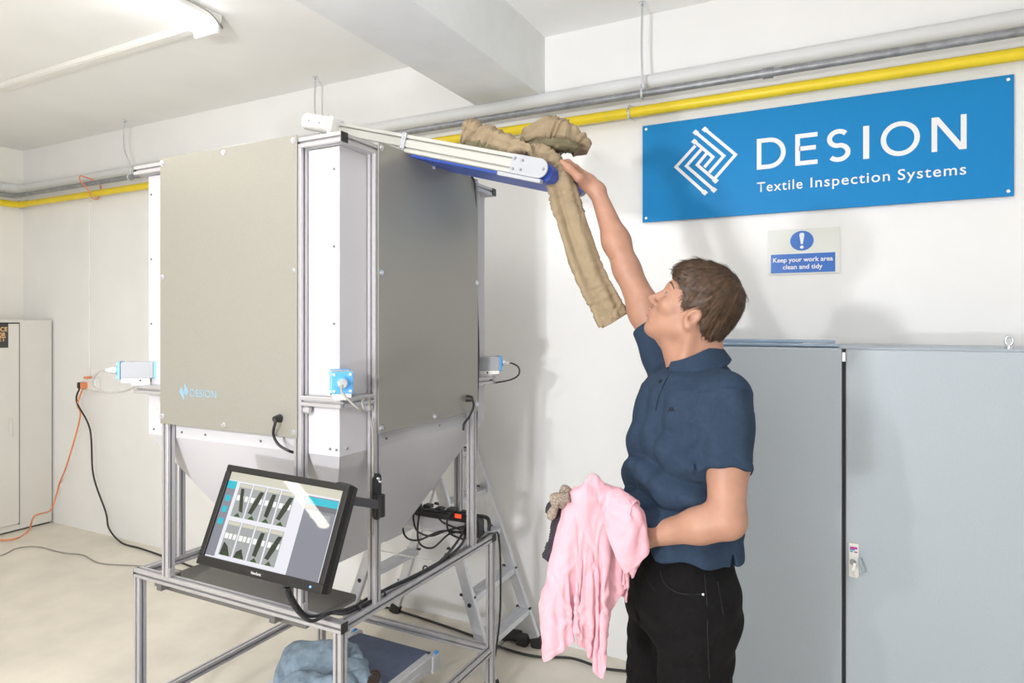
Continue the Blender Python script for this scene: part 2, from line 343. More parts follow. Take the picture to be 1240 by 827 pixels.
for s, m in ((-0.055, M['black']), (-0.015, M['orange'])):
    b = BM(); box(b, (q.x+s-0.017, YW-0.095, q.z-0.03), (q.x+s+0.013, YW-0.053, q.z+0.018), 0.007, seg=2); o = obj('plug', b, m, t)
obj('plug_tag', mesh_box((q.x-0.05, YW-0.06, q.z+0.045), (q.x+0.0, YW-0.02, q.z+0.06), 0.004), M['orange'], t)
c0 = Vector((q.x-0.02, YW-0.08, q.z-0.03))
tag(cable('extension_cord', [c0, c0+Vector((-.03, -.02, -.12)), PY(97, 505, 2.93), PY(82, 560, 2.92), PX(72, 585, -5.62), PX(68, 600, -5.58), PX(61, 618, -5.5), PX(42, 625, -5.35), PZ(34, 643, .012), PZ(15, 653, .01), PZ(-20, 652, .01), PZ(-90, 640, .01)], 0.006, M['orange']), 'orange extension cord hanging from the wall socket down to the floor', 'cord')
c0 = Vector((q.x-0.06, YW-0.08, q.z-0.03))
tag(cable('power_cable', [c0, c0+Vector((0, -.02, -.1)), PY(109, 520, 2.93), PY(113, 575, 2.95), PY(128, 620, 2.98), PY(132, 640, 2.985), PZ(147, 657, .010), PZ(170, 664, .010), PZ(205, 676, .010), PZ(260, 695, .010), PZ(330, 709, .010), PZ(420, 724, .010), PZ(470, 736, .010), PZ(530, 755, .010), PZ(575, 771, .010), PZ(610, 785, .010), PZ(650, 795, .010), PZ(692, 797, .010), PZ(730, 809, .010), PZ(775, 816, .010), PZ(860, 842, .010)], 0.0062, M['rubber']), 'black power cable from the wall socket snaking along the back wall floor', 'cable')
tag(cable('thin_cable', [PZ(-60, 690, .005), PZ(0, 673, .005), PZ(20, 664, .005), PZ(45, 662, .005), PZ(75, 669, .005), PZ(100, 672, .005), PZ(122, 682, .005), PZ(165, 685, .005), PZ(215, 690, .005), PZ(270, 705, .005)], 0.004, M['gcable']), 'thin grey cable lying on the floor left of the machine', 'cable')

# ================================================================== cabinets
t = thing('corner_cabinet', 'cream steel cabinet standing in the left corner with a dark sticker', 'cabinet', (-5.94, 2.2, 0))
XC = -5.71; zt = 1.63; yd = PX(23, 500, XC).y
obj('body', mesh_box((XL+0.01, 0.9, 0.012), (XC, YW-0.012, zt), 0.006, 2), M['cabl'], t)
obj('plinth', mesh_box((XL+0.02, 0.92, 0.0), (XC-0.02, YW-0.02, 0.012)), M['gap'], t)
d = obj('door', mesh_box((XC+0.0005, yd-0.95, 0.06), (XC+0.014, yd-0.004, zt-0.03), 0.004, 2), M['cabl'], t)
obj('door_gap', mesh_box((XC-0.001, yd-0.008, 0.05), (XC+0.002, yd+0.004, zt-0.022)), M['gap'], t)
obj('door_gap', mesh_box((XC-0.001, yd-0.95, zt-0.03), (XC+0.002, yd+0.004, zt-0.020)), M['gap'], t)
hq = PX(13, 517, XC+0.014); obj('handle', mesh_box((XC+0.014, hq.y-0.012, hq.z-0.07), (XC+0.022, hq.y+0.012, hq.z+0.07), 0.005, 2), M['cabl'], d)
a = PX(10, 392, XC+0.0145); bq = PX(10, 421, XC+0.0145)
s = obj('sticker', mesh_box((XC+0.014, a.y-0.22, bq.z), (XC+0.0152, a.y, a.z), 0), M['sticker'], d)
for wd, yy, xx in (('NCE', 401, 9), ('OR', 407.5, 7), ('ET', 413, 7)):
    e = PX(xx, yy, XC+0.0158); hgt = 0.030; wdt = 0.026*len(wd); put_text('lettering', wd, M['stext'], d, e-Vector((0, wdt, 0)), Vector((0, 1, 0)), ZDIR, width=wdt, height=hgt, bold=.025)

t = thing('control_cabinet', 'tall pale blue grey two-door steel cabinet behind the man', 'cabinet', (0.1, 2.8, 0))
YC = 2.58; xs = -0.017; zt = 1.518
b = BM(); box(b, (-0.545, YC+0.012, 0.04), (0.70, YW-0.01, zt), 0.004); obj('body', b, M['cab'], t)
obj('plinth', mesh_box((-0.53, YC+0.03, 0), (0.69, YW-0.03, 0.04)), M['gap'], t)
obj('door', mesh_box((-0.545, YC-0.012, 0.05), (xs-0.009, YC+0.008, zt-0.004), 0.005, 2), M['cab'], t)
d = obj('door', mesh_box((xs+0.003, YC-0.012, 0.05), (0.70, YC+0.008, zt-0.008), 0.005, 2), M['cab'], t)
obj('door_seal', mesh_box((xs-0.010, YC-0.004, 0.05), (xs+0.004, YC+0.010, zt-0.006)), M['gap'], t)
obj('hinge_pin', mesh_box((xs-0.008, YC-0.008, zt-0.05), (xs+0.002, YC+0.002, zt-0.018)), M['screw'], t)
# lock plate with key
lp0 = PY(1027.5, 657, YC-0.013); lp1 = PY(1040, 700, YC-0.013)
pl = obj('lock_plate', mesh_box((lp0.x, YC-0.017, lp1.z), (lp1.x, YC-0.012, lp0.z), 0.002), M['socket'], d)
fpl = lambda yd: (lambda a, b_, th: Vector((a, yd-th, b_)))
w = lp1.x-lp0.x; f = fpl(YC-0.0171); x0 = lp0.x+w*0.15; zt2 = lp0.z
bb = BM(); slab(bb, [(x0, zt2-.032), (x0+w*.7, zt2-.032), (x0+w*.7, zt2-.01), (x0, zt2-.01)], f, .0003); obj('lock_label', bb, M['white'], d)
for (a0, a1, b0, b1, c) in ((0, .7, .011, .019, (0.5, .03, .32)), (0, .45, .019, .024, (.05, .3, .6)), (0, .3, .026, .030, (.05, .3, .15)), (.4, .7, .026, .031, (.4, .08, .3))):
    bb = BM(); slab(bb, [(x0+w*a0, zt2-b1), (x0+w*a1, zt2-b1), (x0+w*a1, zt2-b0), (x0+w*a0, zt2-b0)], f, .0006); obj('label_print', bb, mat('label_ink', c, .5), d)
kq = PY(1032.5, 680, YC-0.017); b = BM(); cyl(b, (kq.x, YC-0.017, kq.z), (kq.x, YC-0.027, kq.z), 0.009, n=16); obj('lock_barrel', b, M['dscrew'], d, smooth=0.7)
b = BM(); tube(b, [Vector((kq.x+.012, YC-.03, kq.z-.025))+Vector((math.cos(a)*.013, 0, math.sin(a)*.026)) for a in [i*math.pi/10 for i in range(21)]], .0012, 5); obj('key_ring', b, M['screw'], d, smooth=4)
b = BM(); obox(b, (kq.x+.004, YC-.034, kq.z-.012), (0.2, 0, 1), (0, 1, 0), (1, 0, -.2), .014, .0012, .004); obj('key', b, M['screw'], d)
b = BM(); obox(b, (kq.x+.028, YC-.028, kq.z-.005), (-0.35, 0, 1), (0, 1, 0), (1, 0, .35), .024, .0012, .006, .003); obj('key_fob', b, mat('grey_green_fob', (.36, .45, .47), .4), d)
# lifting eye
e = PY(1222, 412, 2.66); b = BM(); cyl(b, (e.x, 2.66, zt-.002), (e.x, 2.66, zt+.008), .013, n=14)
cz = zt+.026; tube(b, [Vector((e.x+math.cos(a)*.010, 2.66, cz+math.sin(a)*.015)) for a in [i*math.pi/12 for i in range(25)]], .004, 8); obj('lifting_eye', b, M['screw'], t, smooth=0.9)
# clear strips lying on the cabinet
for (x0, x1, yy, Yp, zz, lab) in ((858, 1016, 412, 2.60, zt+.006, 'clear blue plastic strip lying at the front of the cabinet top'), (866, 1012, 410, 2.625, zt+.0185, 'clear blue plastic strip stacked on the front one on the cabinet'), (850, 972, 405, 2.68, zt+.010, 'shorter clear blue plastic strip lying behind on the cabinet')):
    a = PY(x0, yy, Yp); c = PY(x1, yy, Yp); b = BM(); h = .0055 if Yp != 2.68 else .010
    box(b, (a.x, Yp-.016, zz-h), (c.x, Yp+.012, zz+h), 0.003, seg=2)
    tag(obj('plastic_strip', b, M['clear']), lab, 'strip', 'plastic strips on the cabinet')

# ================================================================== sign on the wall
YS = 3.012
a = PY(778, 153, YS); c = PY(1228, 238, YS)
SX0, SX1, SZ1, SZ0 = a.x, c.x, 2.523, 2.073
t = thing('company_sign', 'large blue sign reading DESION Textile Inspection Systems on the wall', 'sign', (SX0, YS, SZ0))
obj('board', mesh_box((SX0, YS, SZ0), (SX1, YS+0.01, SZ1), 0.001), M['sign'], t)
for X in (SX0+0.018, SX1-0.018):
    for Z in (SZ0+0.018, SZ1-0.018):
        b = BM(); cyl(b, (X, YS+.001, Z), (X, YS-.004, Z), .0085, .006, n=14); obj('screw', b, M['screw'], t, smooth=0.7)
fs = lambda a_, b_, th: Vector((a_, YS-0.0002-th, b_))
def W2(x, y): p = PY(x, y, YS); return (p.x, p.z)
def W2s(pts): return [W2(900+x/3.647, 120+y/3.647) for x, y in pts]
LW = 0.0185
zb, zc = 2.2645, 2.397
xD0, xD1 = W2(916.5, 190)[0], W2(951.5, 190)[0]
def stroke(name, pts, w=LW, closed=False): b = BM(); ribbon(b, pts, w, fs, closed); return obj(name, b, M['white'], t)
h = LW/2
stroke('letter_d', [(xD0+h, zb+h), (xD0+h, zc-h)]+[(xD0+h+(xD1-xD0-LW)*(0.42+0.58*math.sin(k*math.pi/16)), (zb+zc)/2+((zc-zb)/2-h)*math.cos(k*math.pi/16)) for k in range(17)], closed=True)
x0, x1 = W2(963, 190)[0], W2(990, 190)[0]
eo = stroke('letter_e', [(x1, zb+h), (x0+h, zb+h), (x0+h, zc-h), (x1, zc-h)]); b = BM(); ribbon(b, [(x0+LW*.8, (zb+zc)/2+.004), (x1-.006, (zb+zc)/2+.004)], LW, fs); obj('letter_bar', b, M['white'], eo)
x0, x1 = W2(1001, 190)[0], W2(1030, 190)[0]; xm = (x0+x1)/2; rx = (x1-x0)/2-h; rz = (zc-zb+0.004)/4-h/2; zu = zc+0.001-h-rz; zl = zb-0.001+h+rz
S = [(xm+rx*math.cos(q_)*.96, zu+rz*math.sin(q_)) for q_ in [math.radians(38+k*(222/14)) for k in range(15)]]
S += [(xm+rx*math.cos(q_), zl+rz*math.sin(q_)) for q_ in [math.radians(80-k*(222/14)) for k in range(15)]]
stroke('letter_s', S)
x0, x1 = W2(1045, 180)[0], W2(1052.8, 180)[0]; stroke('letter_i', [((x0+x1)/2, zb), ((x0+x1)/2, zc)], (x1-x0)*.95)
x0, x1 = W2(1066.5, 175)[0], W2(1114, 175)[0]
stroke('letter_o', [((x0+x1)/2+((x1-x0)/2-h)*math.cos(k*math.pi/20), (zb+zc)/2+((zc-zb)/2+.002-h)*math.sin(k*math.pi/20)) for k in range(40)], closed=True)
x0, x1 = W2(1128, 165)[0], W2(1170.5, 160)[0]
no = stroke('letter_n', [(x0+h, zb), (x0+h, zc)]); stroke('letter_n', [(x1-h, zb), (x1-h, zc)]).parent = no
b = BM(); slab(b, [(x0, zc), (x0+LW*1.25, zc), (x1, zb), (x1-LW*1.25, zb)], lambda a_, b_, th: Vector((a_, YS-0.0002-th, b_)), .0012); obj('letter_bar', b, M['white'], no)
for wd, q0, q1 in (('Textile', 916.7, 971.8), ('Inspection', 981.5, 1077.6), ('Systems', 1087.3, 1170)):
    xa, xb = W2(q0, 228)[0], W2(q1, 210)[0]; put_text('word', wd, M['white'], t, Vector((xa, YS-.0012, 2.168)), Vector((1, 0, 0)), ZDIR, width=xb-xa, height=.041, spacing=1.12, bold=.006)
def LG(x, y): return W2(800+x/6.892, 130+y/6.892)
lw = 0.0135
for k, pts in enumerate(([(370, 183), (625, 395), (455, 590)], [(292, 208), (528, 405), (405, 545)], [(280, 283), (437, 415), (365, 500)],
                         [(290, 320), (128, 498), (370, 715)], [(340, 350), (215, 490), (445, 690)], [(383, 385), (305, 480), (460, 612)], )):
    stroke('logo_stroke', [LG(*p) for p in pts], lw)
for p in ((370, 185), (293, 210), (282, 286), (368, 712), (444, 690), (458, 612)):
    cx_, cz_ = LG(*p); r_ = .0135; b = BM(); slab(b, [(cx_-r_*1.1, cz_+.001), (cx_, cz_-r_), (cx_+r_*1.1, cz_), (cx_, cz_+r_)], fs, .0013); obj('logo_node', b, M['white'], t)

# safety notice
YN = 3.024
t = thing('safety_notice', 'laminated notice reading Keep your work area clean and tidy', 'notice', PY(972, 331, YN))
def N2(x, y): p = PY(x, y, YN); return (p.x, p.z)
x0 = N2(931, 300)[0]; x1 = N2(1017, 300)[0]; z1 = N2(972, 277)[1]; z0 = N2(972, 331.5)[1]
obj('laminate', mesh_box((x0, YN, z0), (x1, YN+.003, z1)), M['film'], t)
fn = lambda a_, b_, th: Vector((a_, YN-0.0002-th, b_))
bx0 = N2(933.5, 318)[0]; bx1 = N2(1011.5, 318)[0]; bz1 = N2(972, 307)[1]; bz0 = N2(972, 330)[1]
b = BM(); slab(b, [(bx0, bz0), (bx1, bz0), (bx1, bz1), (bx0, bz1)], fn, .0006); obj('text_panel', b, M['sblue'], t)
cx_, cz_ = N2(971, 291.5); rr = .0455
b = BM(); slab(b, [(cx_+rr*math.cos(k*math.pi/20), cz_+rr*.92*math.sin(k*math.pi/20)) for k in range(40)], fn, .0008); obj('mandatory_disc', b, M['sblue'], t)
b = BM(); slab(b, [(cx_-.004, cz_-.014), (cx_+.004, cz_-.014), (cx_+.010, cz_+.026), (cx_+.006, cz_+.033), (cx_-.006, cz_+.033), (cx_-.010, cz_+.026)], fn, .0012); slab(b, [(cx_+.007*math.cos(k*math.pi/8), cz_-.027+.007*math.sin(k*math.pi/8)) for k in range(16)], fn, .0012); obj('exclamation_mark', b, M['white'], t)
wN = bx1-bx0
put_text('lettering', 'Keep your work area', M['white'], t, Vector((bx0+wN*.035, YN-.0014, bz0+(bz1-bz0)*.58)), Vector((1, 0, 0)), ZDIR, width=wN*.93, height=(bz1-bz0)*.23, bold=.022)
put_text('lettering', 'clean and tidy', M['white'], t, Vector((bx0+wN*.19, YN-.0014, bz0+(bz1-bz0)*.20)), Vector((1, 0, 0)), ZDIR, width=wN*.62, height=(bz1-bz0)*.23, bold=.022)

# ================================================================== the inspection machine
MX0, MX1, MY0, MY1 = -2.265, -1.31, 1.465, 2.40
ZT, ZTOP, ZLOW, ZBR, INS = 0.73, 2.158, 0.265, 1.384, 0.17
mach = thing('inspection_machine', 'textile inspection machine with grey panels, white hopper and aluminium profile frame', 'machine', ((MX0+MX1)/2, (MY0+MY1)/2, 0))
hs = 0.015
for (x, y) in ((MX0+hs, MY0+hs), (MX1-hs, MY0+hs), (MX0+hs, MY1-hs), (MX1-hs, MY1-hs)):
    l = prof('leg', (x, y, 0.02), (x, y, ZT-0.03), mach)
    b = BM(); cyl(b, (x, y, 0), (x, y, 0.02), 0.022, 0.018, n=14); obj('foot', b, M['rubber'], l)
def ring(z, nm):
    zc_ = z-hs
    for y in (MY0+hs, MY1-hs):
        bar = prof(nm, (MX0, y, zc_), (MX1, y, zc_), mach)
        for X, s in ((MX1, 1), (MX0, -1)):
            b = BM(); box(b, (min(X, X+s*.003), y-hs, zc_-hs), (max(X, X+s*.003), y+hs, zc_+hs), .001); obj('end_cap', b, M['black'], bar)
    for x in (MX0+hs, MX1-hs): prof(nm, (x, MY0+.03, zc_), (x, MY1-.03, zc_), mach)
ring(ZT, 'table_bar'); ring(ZTOP, 'top_bar')
for x in (MX0+hs, MX1-hs): prof('lower_bar', (x, MY0+.03, ZLOW-hs), (x, MY1-.03, ZLOW-hs), mach)
prof('lower_bar', (MX0+.03, MY1-hs, ZLOW-hs), (MX1-.03, MY1-hs, ZLOW-hs), mach)
posts = []
for y in (MY0+hs, MY1-hs):
    for x in (MX0+INS, MX1-INS): posts.append(prof('post', (x, y, ZT), (x, y, ZTOP-.03), mach))
for x in (MX0+hs, MX1-hs):
    for y in (MY0+INS, MY1-INS): posts.append(prof('post', (x, y, ZT), (x, y, ZTOP-.03), mach))
# small brackets at the feet of the posts
for x in (MX0+INS, MX1-INS):
    b = BM(); box(b, (x+hs, MY0+.004, ZT), (x+hs+.004, MY0+.026, ZT+.03), .001); obj('angle_bracket', b, M['alu'], mach)
# white housing and hopper
D = .034
hx0, hx1, hy0, hy1 = MX0+D, MX1-D, MY0+D, MY1-D
b = BM(); cx_, cy_ = (MX0+MX1)/2, (MY0+MY1)/2
lv = [(hx0, hx1, hy0, hy1, ZTOP-.032), (hx0, hx1, hy0, hy1, 1.206), (cx_-.19, cx_+.19, cy_-.18, cy_+.18, .76)]
rings = [[b.verts.new(v) for v in ((x0, y0, z), (x1, y0, z), (x1, y1, z), (x0, y1, z))] for x0, x1, y0, y1, z in lv]
for r0, r1 in zip(rings, rings[1:]):
    for k in range(4): b.faces.new((r1[k], r1[(k+1) % 4], r0[(k+1) % 4], r0[k]))
bmesh.ops.recalc_face_normals(b, faces=b.faces)
hop = obj('housing', b, M['sheet'], mach); so = hop.modifiers.new('thick', 'SOLIDIFY'); so.thickness = .003; so.offset = -1
# flange screws
def screw(p, n, r, m, parent, name='screw'):
    n = Vector(n).normalized(); b = BM(); cyl(b, Vector(p), Vector(p)+n*r*.8, r, r*.75, n=10); return obj(name, b, m, parent, smooth=0.7)
for xp in (-2.20, -2.05, -1.93, -1.67, -1.38, -1.355): screw((xp, hy0, 1.226), (0, -1, 0), .0045, M['dscrew'], hop)
for yp in (1.53, 1.72, 2.03, 2.24): screw((hx1, yp, 1.226), (1, 0, 0), .0045, M['dscrew'], hop)
for zz in (2.06, 1.83, 1.60): screw((-1.365, hy0, zz), (0, -1, 0), .0045, M['dscrew'], hop); screw((-2.215, hy0, zz), (0, -1, 0), .0045, M['dscrew'], hop)
# grey panels
zp0, zp1, th = 1.257, 2.168, .004
def panel(lo, hi, nrm, spots):
    o = obj('panel', mesh_box(lo, hi, .0008), M['panel'], mach)
    for s in spots:
        w_ = BM(); n_ = Vector(nrm); cyl(w_, Vector(s), Vector(s)+n_*.002, .0095, n=14); cyl(w_, Vector(s)+n_*.002, Vector(s)+n_*.007, .006, n=6); obj('screw', w_, M['screw'], o)
    return o
fx0, fx1 = MX0+INS-.016, MX1-INS+.004
ex, ez = .013, .017
fp = panel((fx0, MY0-th-.001, zp0), (fx1, MY0-.001, zp1), (0, -1, 0), [(x, MY0-th-.001, z) for x, z in ((fx0+ex, zp0+ez+.01), (fx0+ex, 1.76), (fx0+ex, zp1-ez), ((fx0+fx1)/2, zp0+ez), ((fx0+fx1)/2, zp1-ez), (fx1-ex, zp0+ez), (fx1-ex, 1.76), (fx1-ex, zp1-ez))])
sy0, sy1 = MY0+INS-.004, MY1-INS+.016
sp = panel((MX1+.001, sy0, zp0), (MX1+.001+th, sy1, zp1), (1, 0, 0), [(MX1+th+.001, y, z) for y, z in ((sy0+ex, zp0+ez), (sy0+ex, 1.76), (sy0+ex, zp1-ez), ((sy0+sy1)/2, zp0+ez), ((sy0+sy1)/2, zp1-ez), (sy1-ex, zp0+ez+.01), (sy1-ex, 1.76), (sy1-ex, zp1-ez))])
panel((fx0, MY1+.001, zp0), (fx1, MY1+th+.001, zp1), (0, 1, 0), [((fx0+fx1)/2, MY1+th+.001, zp1-ez)])
panel((MX0-th-.001, sy0, zp0), (MX0-.001, sy1, zp1), (-1, 0, 0), [(MX0-th-.001, (sy0+sy1)/2, zp1-ez)])
# print on the front panel
YP = MY0-th-.0013
def F2(x, y): p = PY(x, y, YP); return (p.x, p.z)
ff = lambda a_, b_, th_: Vector((a_, YP-th_, b_))
lx, lz = F2(222.7, 474); 
for (dx, dz) in ((0, 0),):
    for k in range(3):
        s_ = .026-.009*k
        b = BM(); ribbon(b, [(lx-s_*.4, lz+s_*.5), (lx-s_*.8, lz), (lx+.004-s_*.1, lz-s_*1.0)], .0045, ff, th=.0004); obj('print_logo', b, M['logo'], fp)
        b = BM(); ribbon(b, [(lx+s_*.1, lz+s_*1.0), (lx+s_*.8, lz), (lx+s_*.4, lz-s_*.5)], .0045, ff, th=.0004); obj('print_logo', b, M['logo'], fp)
ta = F2(230.5, 479.5); tb = F2(262, 481)
put_text('print_lettering', 'DESION', M['logo'], fp, Vector((ta[0], YP-.0004, ta[1]-.001)), Vector((1, 0, 0)), ZDIR, width=tb[0]-ta[0], height=.024)
# cable glands
g = PY(339, 506.5, MY0-.006); b = BM(); cyl(b, g, g+Vector((0, -.022, 0)), .013, .009, n=14); obj('cable_gland', b, M['black'], mach, smooth=0.7)
cable('lead', [g+Vector((0, -.02, 0)), PY(333.5, 511, MY0-.035), PY(331, 525, MY0-.02), PY(337, 538, MY0-.008), PY(350, 546, MY0+.005), PY(358, 548, MY0+.03)], .0045, M['black'], mach)
g = PX(566, 482.5, MX1+.006); b = BM(); cyl(b, g, g+Vector((.022, 0, 0)), .014, .010, n=14); obj('cable_gland', b, M['black'], mach, smooth=0.7)
cable('lead', [g+Vector((.02, 0, 0)), PX(572, 483, MX1+.035), PX(573.5, 492, MX1+.03), PX(568, 505, MX1+.012), PX(562, 513, MX1+.004), PX(561, 521, MX1+.002)], .0045, M['black'], mach)
cable('lead', [(MX1+.004, sy1-.05, zp1+.02), PX(571, 213, MX1+.012), PX(575, 222, MX1+.012), PX(575.5, 238, MX1+.004), (MX1-.004, sy1+.004, 1.95), (MX1-.002, sy1+.004, 1.70), (MX1+.001, sy1+.008, 1.55), (MX1+.001, sy1+.010, 1.45), (MX1-.002, sy1+.006, 1.30), (MX1-.006, sy1+.004, 1.15), (MX1-.006, sy1+.004, 0.78), (MX1+.010, MY1-.05, 0.745), (MX1+.012, MY1+.01, 0.70), (MX1+.015, MY1+.012, 0.4), PZ(598, 820, .01), PZ(615, 838, .01)], .0045, M['black'], mach)
# camera brackets on the corners, cameras as things of their own
zb_ = ZBR-hs
for (cx2, sx) in ((MX0, 1), (MX1, -1)):
    for (cy2, sy) in ((MY0, 1), (MY1, -1)):
        if sx == 1 and sy == -1: continue
        prof('camera_bar', (cx2, cy2+sy*hs, zb_), (cx2+sx*(INS-hs), cy2+sy*hs, zb_), mach); prof('camera_bar', (cx2+sx*hs, cy2+sy*.03, zb_), (cx2+sx*hs, cy2+sy*(INS-hs), zb_), mach)
        for (bx_, by_) in ((cx2+sx*(INS-hs-.012), cy2+sy*hs), (cx2+sx*hs, cy2+sy*(INS-hs-.012))):
            b = BM(); box(b, (bx_-.012, by_-.012, zb_-hs-.024), (bx_+.012, by_+.012, zb_-hs), .006); obj('angle_bracket', b, M['alu'], mach)
def machine_camera(cx2, cy2, dx, dy, label, cabpts, cm):
    ax = Vector((dx, dy, 0)).normalized(); sd = ax.cross(ZDIR); z0 = ZBR
    c = Vector((cx2, cy2, z0+.052))
    t = thing('industrial_camera', label, 'camera', (cx2, cy2, z0), 'blue-ended cameras on the machine corners')
    b = BM(); obox(b, c, ax, sd, ZDIR, .052, .0275, .029, .003, 2); obj('body', b, M['camsil'], t)
    b = BM()
    for k in range(6):
        for s in (-1, 1): obox(b, c+sd*s*.0278+ZDIR*(-.02+k*.008), ax, sd, ZDIR, .051, .0006, .0012)
    obj('cooling_ribs', b, M['camsil'], t)
    for s in (-1, 1):
        b = BM(); obox(b, c+ax*s*.057, ax, sd, ZDIR, .005, .030, .031, .002, 2); pl = obj('end_plate', b, M['blue'], t)
        for u in (-1, 1):
            for v in (-1, 1): screw(c+ax*s*.062+sd*u*.022+ZDIR*v*.023, ax*s, .004, M['white'], pl)
    b = BM(); e0 = c+ax*.062; cyl(b, e0, e0+ax*.006, .018, n=20); o = obj('connector', b, M['blue'], t, smooth=0.7)
    b = BM(); cyl(b, e0+ax*.004, e0+ax*.020, .013, n=20); cyl(b, e0+ax*.020, e0+ax*.030, .0105, n=6); cyl(b, e0+ax*.03, e0+ax*.04, .006, n=12); obj('gland_nut', b, M['screw'], o, smooth=0.5)
    b = BM(); cyl(b, c-ax*.06, c-ax*.10, .022, n=20); obj('lens', b, M['black'], t, smooth=0.7)
    b = BM(); obox(b, c-ZDIR*.036+ax*.005, ax, sd, ZDIR, .045, .026, .007, .001); obox(b, c-ZDIR*.045-ax*.01, ax, sd, ZDIR, .03, .02, .008, .001); obj('mount_plate', b, M['socket'], t)
    screw(c-ZDIR*.036+sd*.026, sd, .004, M['black'], t); screw(c-ZDIR*.036-sd*.026-ax*.01, -sd, .004, M['black'], t)
    e1 = e0+ax*.036
    cable('lead', [e1]+[e1+ax*a_+sd*s_+ZDIR*z_ for a_, s_, z_ in cabpts], .0034, cm, t)
machine_camera(MX0+.012, MY0+.012, -1, -1, 'silver camera with blue ends at the left corner of the machine', [(.025, 0, -.004), (.045, 0, -.03), (.04, 0, -.06), (.0, 0, -.078), (-.05, 0, -.075), (-.09, 0, -.06)], M['gcable'])
machine_camera(MX1+.012, MY0-.012, 1, -1, 'silver camera with blue ends at the near corner, its blue plate facing us', [(.015, .004, -.02), (.02, -.022, -.05), (.015, -.042, -.068), (-.02, -.058, -.076), (-.05, -.056, -.058), (-.068, -.064, -.048), (-.09, -.078, -.056), (-.12, -.085, -.09)], M['gcable'])
machine_camera(MX1-.03, MY1-.03, 1, 1, 'silver camera with blue ends behind the right grey panel', [(.02, 0, -.003), (.045, 0, -.02), (.045, 0, -.05), (.01, 0, -.07), (-.05, 0, -.08), (-.10, 0, -.085), (-.12, 0, -.10)], M['black'])
# clip and cable on the right-hand post, near corner
xq = MX1+.003
cable('lead', [(xq-.005, MY0+INS-.038, 1.31), (xq-.001, MY0+INS-.028, 1.26), (xq-.002, MY0+INS-.026, 1.1), (xq-.002, MY0+INS-.026, .95)], .004, M['gcable'], mach)
# shelf belt below the hopper
b = BM(); pr = [(0, -.012), (.012, -.016), (.74, -.016), (.745, .0), (.74, .008), (.012, .010), (.0, .004)]
extr(b, pr, (MX0+.0, 1.545, .655), Vector((1, 0, 0)), ZDIR, Vector((0, .235, 0))); bmesh.ops.recalc_face_normals(b, faces=b.faces); obj('collecting_belt', b, M['mat'], mach)
for x in (MX0+.1, MX0+.65): obj('belt_bracket', mesh_box((x-.012, MY0+.028, .660), (x+.012, 1.57, .7005)), M['mat'], mach)
# cables along the right table bar
zt_ = ZT+.005
cable('lead', [P(345, 712, 1.78), P(352, 728, 1.80), P(362, 742, 1.84), P(378, 752, 1.86), (MX1-.06, MY0+.02, ZT+.002+.012), (MX1-.03, MY0+.06, zt_), (MX1-.02, MY0+.16, zt_), (MX1-.035, MY0+.24, zt_), (MX1-.02, MY0+.4, zt_), (MX1-.018, MY0+.6, zt_), (MX1-.025, MY0+.72, zt_+.02), (MX1-.1, MY1-.08, zt_+.03)], .0055, M['black'], mach)
cable('lead', [P(349, 712, 1.79), P(360, 733, 1.84), P(374, 746, 1.87), (MX1-.07, MY0+.03, ZT+.008), (MX1-.035, MY0+.09, zt_+.004), (MX1-.04, MY0+.2, zt_), (MX1-.012, MY0+.5, zt_), (MX1-.05, MY0+.74, zt_+.03), (MX1-.12, MY1-.03, zt_+.05)], .005, M['black'], mach)
for yy in (.10, .22, .46, .60):
    b = BM(); tube(b, [Vector((MX1-.022, MY0+yy, zt_))+Vector((math.cos(a)*.011, 0, math.sin(a)*.011)) for a in [i*math.pi/6 for i in range(13)]], .003, 5); obj('cable_tie', b, M['black'], mach)
# power strip on its tray
t = thing('power_strip', 'white tray with a black power strip and tangled cables on the back bar', 'power strip', (-1.50, MY1-.02, ZT))
obj('tray', mesh_box((-1.70, MY1-.09, ZT+.001), (-1.375, MY1-.03, ZT+.052), .002), M['sheet'], t)
b = BM(); box(b, (-1.70, MY1-.085, ZT+.052), (-1.36, MY1-.035, ZT+.078), .004); sb = obj('socket_bar', b, M['black'], t)
for k in range(5):
    b = BM(); box(b, (-1.68+k*.06, MY1-.082, ZT+.085), (-1.645+k*.06, MY1-.045, ZT+.094+.006*(k % 2)), .003); obj('plug', b, M['black'], sb)
b = BM(); box(b, (-1.455, MY1-.087, ZT+.068), (-1.425, MY1-.084, ZT+.084)); obj('switch', b, mat('red_switch', (.8, .05, .02), .4, emit=(1, .1, .02), estr=.6), sb)
obj('plug_block', mesh_box((-1.39, MY1-.11, ZT+.005), (-1.33, MY1-.055, ZT+.075), .006), M['black'], t)
for (a_, dy_, dz_, e_) in ((-1.68, -.16, -.035, .02), (-1.63, -.14, -.015, .055), (-1.60, -.17, -.05, .03), (-1.50, -.13, .03, .06), (-1.46, -.15, .0, .04)):
    cable('lead', [(a_, MY1-.07, ZT+.09), (a_-.015, MY1-.11, ZT+.07), (a_+.01, MY1+dy_*.9, ZT+.02+dz_), (a_+.09, MY1+dy_, ZT+dz_+.01), ((a_-1.30)/2, MY1-.13, ZT+dz_*.3+.03), (-1.36, MY1-.11, ZT+e_), (-1.33, MY1-.06, ZT+.02)], .004, M['black'], t)
cable('lead', [(-1.38, MY1-.06, ZT+.08), (-1.34, MY1-.03, ZT+.07), (MX1-.02, MY1-.02, ZT+.05), (MX1-.015, MY1-.03, ZT+.015)], .008, M['black'], t)

